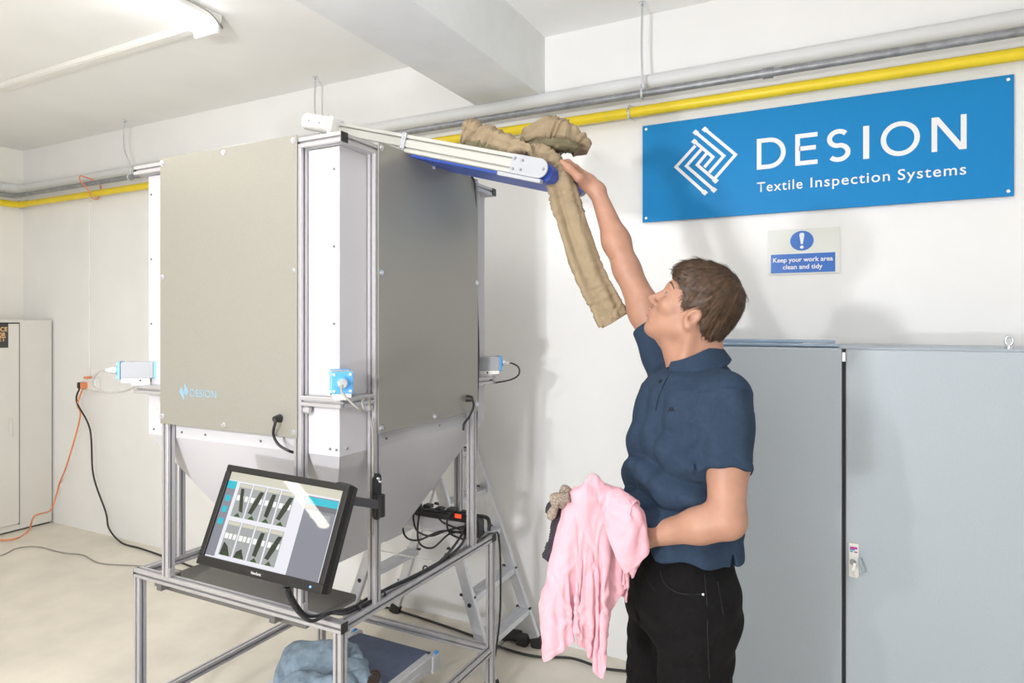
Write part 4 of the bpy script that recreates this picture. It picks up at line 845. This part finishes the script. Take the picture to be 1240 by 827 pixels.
# eyes, brows, lips
for s in (1, -1):
    b = BM(); bmesh.ops.create_uvsphere(b, u_segments=18, v_segments=12, radius=.0118*HS, matrix=Matrix.Translation(hp(.0775, .0325*s, .018))); ey = obj('eye', b, M['eye'], man, smooth=4)
    b = BM(); e_ = hp(.0775, .0325*s, .018); dr = (hF*.93+hU*.12+hL*.12*s).normalized(); cyl(b, e_+dr*.0098*HS, e_+dr*.0123*HS, .0066, .0052, n=16); obj('iris', b, M['iris'], ey, smooth=0.8)
    b = BM(); pts = catmull([hp(.090, .012*s, .043), hp(.0935, .025*s, .0475), hp(.086, .040*s, .047), hp(.072, .053*s, .039)], 6); tube(b, pts, [.0022+.0016*math.sin(math.pi*i/18) for i in range(19)], 6); obj('eyebrow', b, M['brow'], man, smooth=4)
b = BM(); tube(b, catmull([hp(.0945, .021, -.0495), hp(.103, .010, -.0425), hp(.106, 0, -.0435), hp(.103, -.010, -.0425), hp(.0945, -.021, -.0495)], 6), [.0012+.0036*math.sin(math.pi*i/24) for i in range(25)], 8)
tube(b, catmull([hp(.0935, .020, -.0525), hp(.101, .010, -.0585), hp(.1035, 0, -.0600), hp(.101, -.010, -.0585), hp(.0935, -.020, -.0525)], 6), [.0012+.0040*math.sin(math.pi*i/24) for i in range(25)], 8); obj('lips', b, M['lip'], man, smooth=4)
# ---- hair
HZX = np.array([-.14, -.07, -.045, -.026, -.020, -.006, .006, .014, .020, .032, .038, .055, .072, .085, .12]); HZZ = np.array([-.02, -.045, -.052, -.030, .030, .036, .022, -.008, -.010, -.004, .035, .047, .058, .058, .062])
HCn3, hA = A3(HC), np.array([A3(hF), A3(hL), A3(hU)])
def hl(p): return (p-HCn3)@hA.T/HS
def haircut(p): q = hl(p); return (np.interp(q[:, 0], HZX, HZZ)-q[:, 2])*.7*HS
def hairbump(p):
    q = hl(p); a = np.arctan2(q[:, 1], q[:, 0]+.06); return .0012*np.sin(a*34+q[:, 2]*60)+.0010*np.sin(a*57-q[:, 2]*90+1)+.0012*np.sin(q[:, 0]*160+q[:, 1]*90)
hairp = [HE((-.008, 0, .056), (.101, .0855, .0985), .01), HE((.040, 0, .095), (.062, .066, .040), .03), HE((-.053, 0, -.005), (.048, .060, .060), .03), HE((.03, 0, .05), (.05, .0765, .06), .01), Fn(haircut, HC, .3, .006, '&'), Fn(hairbump, HC, .3, 0, 'd')]
me = sdf_mesh(hairp, .003); relax(me, 1, .4); hair = obj('hair', me, M['hair'], man, smooth=4)
# strands
n = len(me.vertices); co = np.empty(n*3); me.vertices.foreach_get('co', co); co = co.reshape(-1, 3); nr = np.empty(n*3); me.vertices.foreach_get('normal', nr); nr = nr.reshape(-1, 3)
ql = hl(co); nl = nr@hA.T; okv = np.where((nl[:, 2] > -.75) & (np.interp(ql[:, 0], HZX, HZZ) < ql[:, 2]-.004))[0]
rng = np.random.RandomState(5); pick = rng.choice(okv, 5200); b_v, b_f = [], []
crown = np.array([-.068, .005, .125])
for vi in pick:
    p = ql[vi]; nn = nl[vi]
    fl = p-crown; fl[2] -= .02+.05*abs(p[1])/.08
    if p[0] > .0 and p[2] > .05: fl = np.array([1.0, .35*np.sign(p[1]+.01)+rng.normal()*.2, -.2])
    fl = fl-nn*(fl@nn); L_ = np.linalg.norm(fl)+1e-9; fl = fl/L_+rng.normal(size=3)*.16; fl -= nn*(fl@nn); fl /= np.linalg.norm(fl)+1e-9
    sd = np.cross(nn, fl); ln = rng.uniform(.012, .026) if p[2] < .03 else rng.uniform(.02, .036); w = rng.uniform(.0006, .0012); lift = rng.uniform(.0008, .0030)
    base = len(b_v)
    for k, u in enumerate((0, .4, .75, 1.0)):
        c_ = p+fl*ln*u+nn*(lift*math.sin(u*2.4)-.0004-ln*.16*u*u*(1 if p[2] > 0 else .6)); ww = w*(1-u*.85)
        for s in (-1, 1): b_v.append(A3(HC)+((c_+sd*ww*s)@hA)*HS)
    for k in range(3): b_f.append((base+2*k, base+2*k+1, base+2*k+3, base+2*k+2))
me2 = bpy.data.meshes.new('hair_strands'); me2.from_pydata([tuple(v) for v in b_v], [], b_f); st_ = obj('hair_strands', me2, M['hair'], hair, smooth=4); st_['kind'] = 'stuff'
# ---- polo shirt
zs = [.925, .96, 1.02, 1.10, 1.20, 1.30, 1.38, 1.43, 1.465, 1.49]
shirt_loft = loft(zs, [.0, .0, .0, .004, -.002, -.014, -.024, -.022, -.022, -.02], [.146, .148, .149, .148, .138, .129, .119, .104, .080, .050], [0, 0, 0, 0, 0, 0, -.004, -.01, -.015, -.015], [.174, .174, .170, .166, .170, .180, .180, .155, .105, .06], 2.3)
slN = lerp(shN, elN, .60); slR = lerp(shR, elR, .34); a3N, b3N = A3(shN), A3(slN); LsN = np.linalg.norm(b3N-a3N); dN = (b3N-a3N)/LsN
def wav(x): return 2.2*np.sqrt(np.sin(x/2)**2+.006)-1.4
def shirt_fold(p):
    F, L, Z = loc(p); d = np.zeros(len(p))
    s_ = (p-a3N)@dN; q = p-a3N-s_[:, None]*dN; an = np.arctan2(q@bF, q@bL); rad_ = np.linalg.norm(q, axis=1)
    slv = np.clip((.086-rad_)/.012, 0, 1)*(s_ > -.02)*(s_ < LsN+.03); tor = 1-slv
    # drapes hanging in arcs below the chest, from the raised far shoulder to the near hip
    wob = .012*np.sin(F*23+1.0)+.009*np.sin(L*27+F*11)
    r_ = np.sqrt(((F+.035)*1.05)**2+(Z-1.405)**2)+wob; m1 = np.clip((r_-.12)/.06, 0, 1)*np.clip((1.40-Z)/.07, 0, 1)*np.clip((Z-1.04)/.06, 0, 1)*np.clip((L+.16)/.08, 0, 1)
    d -= tor*m1*.0115*wav(r_*84+.6)*(.8+.3*np.sin(F*14+Z*9+1.5))
    # long folds down the front edge
    m2 = np.clip((F-.03)/.06, 0, 1)*np.clip((1.47-Z)/.08, 0, 1); d -= tor*m2*.0060*wav((L*1.0+.10*(Z-1.2)+.008*np.sin(Z*13))*80+.5)
    # bunching at the waist
    m3 = np.exp(-((Z-1.105)/.045)**2)*np.clip((L+.10)/.10, 0, 1)*np.clip((Z-1.03)/.04, 0, 1); d -= tor*m3*.0105*wav((Z+F*.30+.010*np.sin(F*22))*100+2.0)
    # armpit pull lines
    m4 = np.exp(-(((F-.075)/.05)**2+((Z-1.33)/.08)**2))*(L > 0); d -= tor*m4*.0035*np.sin((F*.5+Z)*100)
    d -= tor*.0035*np.sin(np.arctan2(L, F)*9+1.0)*np.clip((1.10-Z)/.08, 0, 1)-tor*.0022*np.exp(-((Z-1.012)/.0025)**2)*0
    d -= slv*(.0042*np.sin(s_*44+2.0*np.sin(an*2+.4)+.4)*np.clip(1-s_/LsN*.6, 0, 1)+.0024*np.sin(an*5+s_*22))
    d += slv*.0024*np.exp(-((s_-(LsN-.022))/.0018)**2)
    d += np.exp(-((rad_-.0)/9)**2)*.0016*np.exp(-((s_+.004-.05*np.cos(an))/.0025)**2)*(rad_ < .09)
    return d
def hemcut(p):
    F, L, Z = loc(p); hz = .996+.026*np.clip(np.abs(F+.055)/.17, 0, 1)
    n_ = np.clip(1-np.abs(F+.060)/.010, 0, 1)*(L > 0)*.040; return (hz+n_-Z)*.85
cN = Cone(shN+ZDIR*.012-BL*.010, slN, .058, .0645, .035, '+', True); cN.R += .06
cR = Cone(shR-ZDIR*.02+BL*.02, slR, .064, .062, .035, '+', True); cR.R += .06
shirt = [Fn(shirt_loft, BO+np.array([0, 0, 1.22]), .45, .03), Cone(neck0+BF*-.028-ZDIR*.038, shN+ZDIR*.008, .056, .052, .04), Cone(neck0+BF*-.01-ZDIR*.060, shR-ZDIR*.005, .054, .060, .04),
         Ell(neck0-ZDIR*.034-BF*.022, (.088, .085, .046), (BF, BL, ZDIR), .02), Fn(hemcut, BO, 9, .004, '&'), cN, cR, Fn(shirt_fold, BO+np.array([0, 0, 1.22]), 2, 0, 'd')]
me = sdf_mesh(shirt, .0036); relax(me, 1, .4); shirt_o = obj('polo_shirt', me, M['navy'], man, smooth=4)
# collar: a folded band round the neck
b = BM(); nU = (ZDIR*.93+BF*.30).normalized(); cF = (BF-nU*BF.dot(nU)).normalized(); cL = nU.cross(cF); cc = neck0+nU*.004+BF*-.006
prf = [(.068, -.045), (.0645, .020), (.066, .034), (.070, .036), (.075, .029), (.084, .006), (.0925, -.018), (.089, -.022), (.080, -.020), (.074, -.045)]
rows = []; nR = 44; gap = math.radians(15)
for i in range(nR+1):
    a_ = gap+(2*math.pi-2*gap)*i/nR; fr = math.cos(a_); rows.append([])
    open_ = max(0, fr)**3
    for (r_, h_) in prf:
        rr = r_*(1+.08*open_*(1 if r_ > .072 else .2)); hh = h_-.010*max(0, fr)-(.016*open_ if r_ > .080 else 0)
        rows[-1].append(b.verts.new(cc+cF*math.cos(a_)*rr*1.05+cL*math.sin(a_)*rr*1.02+nU*hh))
for r0, r1 in zip(rows, rows[1:]):
    for k in range(len(prf)): b.faces.new((r0[k], r0[(k+1) % len(prf)], r1[(k+1) % len(prf)], r1[k]))
b.faces.new(rows[0]); b.faces.new(rows[-1][::-1]); bmesh.ops.recalc_face_normals(b, faces=b.faces); obj('collar', b, M['navy'], man, smooth=0.9)
from mathutils.bvhtree import BVHTree
def bvh_of(o): return BVHTree.FromPolygons([v.co.copy() for v in o.data.vertices], [tuple(p.vertices) for p in o.data.polygons])
sb_ = bvh_of(shirt_o)
def onto(o_bvh, x, y, off=.001):
    org = Vector((0, 0, CAMH)); h_ = o_bvh.ray_cast(org, ray(x, y).normalized()); 
    return (h_[0]+h_[1]*off, h_[1]) if h_[0] is not None else (P(x, y, 1.6), -VDIR)
for (x, y) in ((810.5, 445.5), (799.5, 462)):
    p_, n_ = onto(sb_, x, y, .0005); b = BM(); cyl(b, p_, p_+n_*.003, .0058, .0052, n=16); obj('button', b, M['navyd'], man, smooth=0.7)
pts = [onto(sb_, x, y, .0008)[0] for x, y in ((816, 447), (808, 458), (802, 470), (797, 484), (794, 497))]; b = BM(); tube(b, catmull(pts, 4), .0012, 5); obj('placket_seam', b, M['navyd'], man, smooth=4)
# small embroidered emblem
b = BM()
for (x0, y0, x1, y1) in ((809.5, 499, 812, 492.5), (812, 492.5, 814, 497), (813, 498, 815.5, 493), (815, 494, 816.5, 498.5), (811, 497, 815, 495.5)): tube(b, [onto(sb_, x0, y0, .0008)[0], onto(sb_, x1, y1, .0008)[0]], .0013, 5)
obj('emblem', b, M['navyd'], man)
# ---- jeans
jz = [.80, .86, .92, .99, 1.06]
pel = Fn(loft(jz, [0, -.003, -.002, .0, .0], [.118, .132, .132, .119, .100], [0]*5, [.165, .175, .170, .150, .125], 2.3), BO+np.array([0, 0, .92]), .26, .04)
def jean_fold(p):
    F, L, Z = loc(p); d = -.0035*np.sin(Z*75+F*40*np.sign(L)+1.5*np.sin(F*22))*np.exp(-((Z-.83)/.10)**2); d += -.0025*np.sin(Z*110+F*55+L*30)*np.exp(-((Z-.62)/.12)**2)-.006*np.sin(Z*60+F*20)*np.exp(-((Z-.16)/.08)**2); return d
jean_p = [pel]
for hi_, k_, a_ in ((hipN, knN, anN), (hipR, knR, anR)): jean_p += [Cone(hi_-ZDIR*.02, k_, .104, .077, .03), Cone(k_, a_+ZDIR*.0, .077, .068, .03, '+', False)]
jean_p += [Fn(jean_fold, BO+np.array([0, 0, .6]), 2, 0, 'd'), Fn(lambda p: .045-p[:, 2], BO, 9, .003, '&')]
me = relax(sdf_mesh(jean_p, .0055), 1, .5); jeans = obj('jeans', me, M['denim'], man, smooth=4); jb = bvh_of(jeans)
def seam(name, pix, r=.0014, m='denims'):
    pts = [onto(jb, x, y, .0006)[0] for x, y in pix]; b = BM(); tube(b, catmull(pts, 5), r, 5); obj(name, b, M[m], jeans, smooth=4)
seam('pocket_seam', [(800, 690), (803, 703), (812, 713), (826, 719), (851, 720)]); seam('side_seam', [(853, 695), (856, 730), (857, 775), (859, 822)]); seam('back_pocket_seam', [(869, 704), (874, 735), (880, 765)]); seam('fly_seam', [(776, 668), (780, 690), (788, 708), (795, 716)])
p_, n_ = onto(jb, 851, 720, .001); b = BM(); cyl(b, p_, p_+n_*.002, .003, n=10); obj('rivet', b, M['screw'], jeans)
for a_, s in ((anN, 1), (anR, -1)):
    sh_ = [Cone(a_-BF*.05-ZDIR*.045, a_+BF*.15-ZDIR*.052, .040, .034, .03), Cone(a_-BF*.045, a_+BF*.02-ZDIR*.02, .044, .042, .03), Fn(lambda p: .004-p[:, 2], a_, 9, .003, '&')]
    obj('shoe', relax(sdf_mesh(sh_, .006), 1), M['shoe'], man, smooth=4)

# ================================================================== garments
def nz(p, s, o=0.0): return mnoise.noise(Vector((p[0]*s+o, p[1]*s-o*1.3, p[2]*s+o*.7)))
def cloth_tube(name, path, wid, thk, side, m, parent, ns=90, nr=72, seed=0.0, rip=(), crease=.004, cs=22, ex=2.0, hollow_end=True, twist=0.0, stretch=.35):
    pts = catmull(path, max(2, ns//max(1, len(path)-1))); n_ = len(pts); k_ = np.linspace(0, 1, len(path)); tt = np.linspace(0, 1, n_)
    W_ = np.interp(tt, k_, wid); H_ = np.interp(tt, k_, thk); b = BM(); rows = []; sd = Vector(side)
    clen = 0.0
    for i, c in enumerate(pts):
        T = (pts[min(i+1, n_-1)]-pts[max(i-1, 0)]).normalized()
        if i: clen += (c-pts[i-1]).length
        S = (sd-T*sd.dot(T)).normalized(); N_ = T.cross(S)
        if twist: a_ = twist*tt[i]; S, N_ = S*math.cos(a_)+N_*math.sin(a_), N_*math.cos(a_)-S*math.sin(a_)
        row = []
        for k in range(nr):
            ph = 2*math.pi*k/nr; cx_ = math.copysign(abs(math.cos(ph))**(2/ex), math.cos(ph)); sy_ = math.copysign(abs(math.sin(ph))**(2/ex), math.sin(ph))
            rad = 0.0
            for (fq, am, ws, wo) in rip:
                u = fq*ph+wo+ws*tt[i]*6+1.1*mnoise.noise(Vector((tt[i]*3.1+seed, ph*.6, wo))); rad += am*(.8*math.sin(u)+.25*math.sin(2*u+1.1))
            nrm = (S*cx_/max(W_[i], .004)+N_*sy_/max(H_[i], .004)); nrm = nrm.normalized() if nrm.length > 1e-6 else S
            p = c+S*W_[i]*cx_+N_*H_[i]*sy_
            v3 = Vector((S.dot(p)*1.0, N_.dot(p), 0)); q = Vector((v3.x*cs, v3.y*cs, clen*cs*stretch+seed*3))
            q2 = q+Vector((mnoise.noise(q*.6+Vector((seed, 0, 0))), mnoise.noise(q*.6+Vector((0, 7.3, seed))), 0))*.9
            rg = 1-abs(mnoise.noise(q2))*2.2; rg2 = 1-abs(mnoise.noise(q2*2.1+Vector((3, 1, 9))))*2.2
            fade = min(1, W_[i]/.025)
            p = p+nrm*(rad*fade*min(1, .3+H_[i]/.03)+crease*fade*(rg+.45*rg2-.6)); row.append(b.verts.new(p))
        rows.append(row)
    if hollow_end:
        c = pts[-1]; T = (pts[-1]-pts[-3]).normalized()
        for f_, back in ((.93, .001), (.80, .05)): rows.append([b.verts.new(c+(v.co-c)*f_-T*back) for v in rows[n_-1]])
    for r0, r1 in zip(rows, rows[1:]):
        for k in range(nr): b.faces.new((r0[k], r0[(k+1) % nr], r1[(k+1) % nr], r1[k]))
    for rw, fl in ((rows[0], True), (rows[-1], False)):
        cv = b.verts.new(sum((v.co for v in rw), Vector())/nr)
        for k in range(nr): b.faces.new((rw[(k+1) % nr], rw[k], cv) if fl else (rw[k], rw[(k+1) % nr], cv))
    bmesh.ops.recalc_face_normals(b, faces=b.faces)
    return obj(name, b, m, parent, smooth=4)
class Cap:
    def __init__(s, a, b, r): s.a, s.b, s.r = A3(a), A3(b), r
    def push(s, X):
        d = s.b-s.a; t = np.clip((X-s.a)@d/(d@d+1e-12), 0, 1); q = X-s.a-t[..., None]*d; l = np.linalg.norm(q, axis=-1)+1e-9
        return np.maximum(0, s.r-l)[..., None]*q/l[..., None]
class Pl:
    def __init__(s, p, n): s.p, s.n = A3(p), A3(n)
    def push(s, X): return np.maximum(0, -((X-s.p)@s.n))[..., None]*s.n
def sim_sheet(X, rest, cols, pin=None, steps=160, iters=14, bend=.08, seed=1, damp=.985, fric=.6, grav=9.8):
    """position-based cloth: X (ny,nx,3) start, rest spacing (dy,dx)"""
    rg = np.random.RandomState(seed); X = X+rg.normal(size=X.shape)*.0015; V = np.zeros_like(X); ny, nx, _ = X.shape; dt = 1/75
    w = np.ones((ny, nx, 1)); 
    if pin is not None: w[pin] = 0
    def con(sa, sb, L, k):
        a = X[sa]; b = X[sb]; d = b-a; l = np.linalg.norm(d, axis=-1, keepdims=True)+1e-9; wa, wb = w[sa], w[sb]
        c = k*(l-L)/l*d/np.maximum(wa+wb, 1e-6); X[sa] += c*wa; X[sb] -= c*wb
    S = slice; dy, dx = rest; dd = math.hypot(dx, dy); C = []
    for o in (0, 1):
        n_ = (nx-o)//2*2; C.append(((S(None), S(o, o+n_, 2)), (S(None), S(o+1, o+n_, 2)), dx, 1))
        n_ = (ny-o)//2*2; C.append(((S(o, o+n_, 2), S(None)), (S(o+1, o+n_, 2), S(None)), dy, 1))
    for o in (0, 1):
        n_ = (ny-o)//2*2
        C.append(((S(o, o+n_, 2), S(0, nx-1)), (S(o+1, o+n_, 2), S(1, nx)), dd, .55)); C.append(((S(o, o+n_, 2), S(1, nx)), (S(o+1, o+n_, 2), S(0, nx-1)), dd, .55))
    for o in range(2):
        C.append(((S(None), S(o, nx-2, 3)), (S(None), S(o+2, nx, 3)), 2*dx, bend)); C.append(((S(o, ny-2, 3), S(None)), (S(o+2, ny, 3), S(None)), 2*dy, bend))
    C2 = []
    for c in C:
        na = X[c[0]].shape; nb_ = X[c[1]].shape; m0, m1 = min(na[0], nb_[0]), min(na[1], nb_[1])
        C2.append((c[0], c[1], c[2], c[3], m0, m1))
    for st in range(steps):
        P0 = X.copy(); V[..., 2] -= grav*dt; V *= damp; X += V*dt*w
        for it in range(iters):
            for sa, sb, L, k, m0, m1 in C2:
                a = X[sa][:m0, :m1]; b = X[sb][:m0, :m1]; d = b-a; l = np.linalg.norm(d, axis=-1, keepdims=True)+1e-9; wa, wb = w[sa][:m0, :m1], w[sb][:m0, :m1]
                c = k*(l-L)/l*d/np.maximum(wa+wb, 1e-6); X[sa][:m0, :m1] += c*wa; X[sb][:m0, :m1] -= c*wb
            if it % 4 == 3 or it == iters-1:
                for cl in cols:
                    pu = cl.push(X)*w; X += pu
                    hit = (np.abs(pu).sum(-1, keepdims=True) > 0); X -= hit*(X-P0)*fric*w*.25
        V = (X-P0)/dt; sp = np.linalg.norm(V, axis=-1, keepdims=True); V *= np.minimum(1, 2.5/(sp+1e-9))
    return X
def sheet_obj(name, X, m, parent, th=.0012, sub=1):
    ny, nx, _ = X.shape; idx = np.arange(ny*nx).reshape(ny, nx)
    F_ = np.stack([idx[:-1, :-1], idx[:-1, 1:], idx[1:, 1:], idx[1:, :-1]], -1).reshape(-1, 4)
    me = bpy.data.meshes.new(name); me.from_pydata(X.reshape(-1, 3).tolist(), [], F_.tolist()); me.update(); o = obj(name, me, m, parent, smooth=4)
    so = o.modifiers.new('thick', 'SOLIDIFY'); so.thickness = th; so.offset = 0
    if sub: ss = o.modifiers.new('sub', 'SUBSURF'); ss.levels = ss.render_levels = sub
    return o
def rumple(X, amp, sc, seed=0.0):
    du = np.gradient(X, axis=1); dv_ = np.gradient(X, axis=0); N_ = np.cross(du, dv_); N_ /= np.linalg.norm(N_, axis=-1, keepdims=True)+1e-9
    ny, nx, _ = X.shape; H_ = np.zeros((ny, nx)); L_ = np.linalg.norm(du, axis=-1).mean(), np.linalg.norm(dv_, axis=-1).mean()
    for j_ in range(ny):
        for i_ in range(nx):
            q = Vector((i_*L_[0]*sc, j_*L_[1]*sc, seed)); q = q+Vector((mnoise.noise(q*.7), mnoise.noise(q*.7+Vector((5, 5, 5))), 0))*1.1
            H_[j_, i_] = (1-2.4*abs(mnoise.noise(q)))+.45*(1-2.4*abs(mnoise.noise(q*2.2+Vector((9, 2, 1)))))-.5
    return X+N_*(H_*amp)[..., None]
def flat_sheet(c, U, V, su, sv, nx, ny, wr=0.0, seed=0):
    """a slightly rumpled sheet centred on c"""
    c, U, V = Vector(c), Vector(U).normalized(), Vector(V).normalized(); N_ = U.cross(V); X = np.zeros((ny, nx, 3))
    for j_ in range(ny):
        for i_ in range(nx):
            u, v = i_/(nx-1)-.5, j_/(ny-1)-.5; p = c+U*u*su+V*v*sv
            if wr: p = p+N_*wr*mnoise.noise(Vector((u*7+seed, v*7, seed)))
            X[j_, i_] = p
    return X, (sv/(ny-1), su/(nx-1))
# pink shirt draped over the left hand
pk = thing('pink_shirt', 'pale pink cotton shirt draped over the man\'s left hand', 'shirt', P(690, 790, 1.62))
ca, cb = P(708, 602, 1.625), P(742, 610, 1.63)
a_ = math.radians(52); U_ = RDIR*math.cos(a_)+VDIR*math.sin(a_); V_ = VDIR*math.cos(a_)-RDIR*math.sin(a_)
X, rs_ = flat_sheet((ca+cb)/2+ZDIR*.045-VDIR*.030-RDIR*.030, U_, V_, .370, .370, 86, 86, .06, 3); rs_ = tuple(q*1.12 for q in rs_)
axd = A3(cb-ca); tt_ = np.clip((X-A3(ca))@axd/(axd@axd), 0, 1); dist = np.linalg.norm((X-A3(ca)-tt_[..., None]*axd)[..., :2], axis=-1)
X = sim_sheet(X, rs_, [Cap(ca, cb, .040), Cap(P(700, 625, 1.63), P(674, 735, 1.62), .042), Cap(P(728, 625, 1.63), P(708, 745, 1.62), .036)], pin=dist < .018, steps=110, iters=18, bend=.03, seed=4)
sheet_obj('drape', rumple(X, .0045, 24, 2.0), M['pink'], pk)
X, rs_ = flat_sheet(P(750, 596, 1.61), RDIR*.8+VDIR*.4, VDIR*.8-RDIR*.4, .26, .24, 44, 42, .03, 8)
cq = P(757, 612, 1.60); dist = np.linalg.norm((X-A3(cq))[..., :2], axis=-1)
X = sim_sheet(X, rs_, [Cap(P(745, 608, 1.61), P(764, 622, 1.585), .033), Cap(ca, cb, .042)], pin=dist < .012, steps=90, iters=14, bend=.06, seed=9); sheet_obj('shirt_tail', rumple(X, .0045, 26, 5.0), M['pink'], pk)
# charcoal garment and knit pieces held beside it
ck = thing('charcoal_garment', 'dark charcoal jersey garment hanging left of the pink shirt', 'garment', P(665, 676, 1.66))
cloth_tube('fabric', [P(694, 598, 1.66), P(689, 612, 1.655), P(683, 630, 1.65), P(680, 648, 1.655), P(672, 666, 1.66), P(664, 679, 1.66)], [.014, .026, .028, .026, .024, .018], [.010, .020, .024, .020, .016, .010], RDIR, M['char'], ck, 60, 48, 5.5, rip=((4, .004, .3, 0),), crease=.004, cs=30)
cloth_tube('fabric', [P(676, 606, 1.66), P(668, 614, 1.66), P(665, 622, 1.66)], [.010, .014, .010], [.010, .014, .008], RDIR+ZDIR*.4, M['char'], ck, 24, 36, 6.5, crease=.002, cs=30)
kk = thing('knit_sock', 'speckled beige knit pieces bundled at the top of the charcoal garment', 'sock', P(675, 600, 1.65))
for (pt_, w_) in (([(696, 606, 1.65), (689, 600, 1.645), (683, 595.5, 1.642), (680, 594, 1.645)], .0165), ([(690, 613, 1.64), (682, 608, 1.63), (674, 605.5, 1.625), (669, 606, 1.63)], .0175), ([(675, 610, 1.635), (671, 617, 1.63), (668, 623, 1.63), (666, 627, 1.635)], .011)):
    cloth_tube('knit_roll', [P(*q) for q in pt_], [w_*.8, w_, w_*1.1, w_*.85], [w_*.7, w_*.85, w_*.9, w_*.7], ZDIR, M['knit'], kk, 30, 40, w_*300, crease=.0010, cs=40)

# khaki trousers over the conveyor end
kt = thing('khaki_trousers', 'crumpled khaki trousers lying over the end of the blue conveyor', 'trousers', P(650, 195, 2.05))
lp_ = [P(618, 192, 2.06), P(637, 186, 2.05), P(655, 189, 2.045), P(670, 202, 2.035), P(680, 222, 2.03), P(687, 248, 2.03), P(699, 285, 2.02), P(711, 320, 2.01), P(725, 352, 2.00), P(736, 374, 2.00), P(743, 387, 2.0)]
cloth_tube('trouser_leg', lp_, [.03, .040, .043, .042, .043, .046, .048, .046, .045, .045, .046], [.014, .024, .026, .026, .027, .028, .026, .026, .024, .024, .022], (RDIR*.9-ZDIR*.1+VDIR*.1), M['khaki'], kt, 150, 80, 3.3, rip=((3, .007, .30, 3.6), (5, .004, -.25, 1)), crease=.0055, cs=15, stretch=.16)
cloth_tube('turn_up', [P(738, 377, 2.0), P(740.5, 382, 2.0), P(744.3, 388.5, 2.0)], [.047, .0485, .0488], [.026, .0265, .0255], (RDIR*.9-ZDIR*.1+VDIR*.1), M['khaki'], kt, 12, 80, 3.4, rip=((3, .004, .35, 5.4),), crease=.002, cs=15)
bm_ = [Pl(E+nv*.027, nv)]
def heap(name, c, U, V, su, sv, nx, ny, cols, m, parent, seed, wr=.05, steps=90, bend=.10, pin=None, sq=.72):
    X, r_ = flat_sheet(c, U, V, su, sv, nx, ny, wr, seed); r_ = tuple(q/sq for q in r_)      # longer rest lengths: the cloth buckles into folds
    return sheet_obj(name, rumple(rumple(sim_sheet(X, r_, cols, pin, steps, 12, bend, seed), .012, 9.0, seed), .0055, 24, seed+3), m, parent)
cloth_tube('waist_part', [P(562, 166, 2.19), P(569, 166, 2.18), P(584, 170, 2.16), P(602, 175, 2.13), P(622, 182, 2.09), P(640, 189, 2.06)], [.030, .048, .048, .036, .028, .022], [.022, .040, .044, .036, .028, .020], ZDIR-RDIR*.35, M['khaki'], kt, 100, 90, 8.2, rip=((3, .006, .3, .5), (5, .004, .35, 0)), crease=.011, cs=13, stretch=.35, ex=2.4)
cloth_tube('lining', [P(566, 175, 2.145), P(583, 178, 2.125), P(602, 184, 2.10), P(620, 188, 2.06)], [.012, .018, .015, .010], [.016, .022, .020, .014], ZDIR, M['khakid'], kt, 60, 60, 2.2, rip=((3, .005, .3, .5),), crease=.009, cs=16)
cloth_tube('trouser_leg', [P(624, 178, 2.20), P(636, 171, 2.19), P(652, 166, 2.18), P(668, 163, 2.17), P(684, 167, 2.16), P(700, 173, 2.16), P(714, 180, 2.16)], [.012, .028, .036, .056, .050, .038, .014], [.02, .034, .042, .050, .046, .036, .014], (ZDIR+RDIR*.12), M['khaki'], kt, 110, 90, 9.1, rip=((3, .008, .25, 2.5), (5, .005, .3, 0)), crease=.012, cs=12, stretch=.4, ex=2.6)
cloth_tube('lining', [P(632, 179, 2.13), P(650, 178, 2.10), P(668, 176, 2.085), P(686, 177, 2.09), P(698, 180, 2.10)], [.010, .016, .020, .018, .010], [.02, .03, .030, .026, .016], (ZDIR+RDIR*.1), M['khakid'], kt, 60, 60, 5.2, rip=((3, .006, .3, .5),), crease=.009, cs=16)

# jeans heaped on the floor conveyor
jn = thing('blue_jeans', 'light blue jeans heaped on the floor conveyor under the machine', 'jeans', (-1.78, 1.85, .20))
Z0 = .2; fl_ = [Pl((0, 0, Z0+.004), (0, 0, 1))]
heap('trouser_leg', (-1.80, 1.86, Z0+.24), (1, .25, 0), (-.25, 1, 0), .40, .36, 84, 76, fl_+[Cap((-1.91, 1.90, Z0+.08), (-1.80, 1.94, Z0+.09), .07), Cap((-1.78, 1.78, Z0+.07), (-1.66, 1.86, Z0+.05), .06)], M['jean'], jn, 6, .10, 42, .06, None, .66)
heap('trouser_leg', (-1.78, 2.03, Z0+.15), (1, -.5, 0), (.5, 1, 0), .34, .13, 60, 26, fl_+[Cap((-1.86, 2.10, Z0+.06), (-1.64, 1.94, Z0+.04), .05)], M['jean'], jn, 14, .06, 40, .06, None, .72)
cloth_tube('waistband', [Vector((-1.655, 2.05, Z0+.03)), Vector((-1.63, 2.00, Z0+.045)), Vector((-1.605, 1.95, Z0+.05)), Vector((-1.59, 1.90, Z0+.045))], [.012, .03, .035, .03], [.012, .022, .026, .02], (1, .3, .3), M['leather'], jn, 40, 50, 1.1, crease=.005, cs=24)
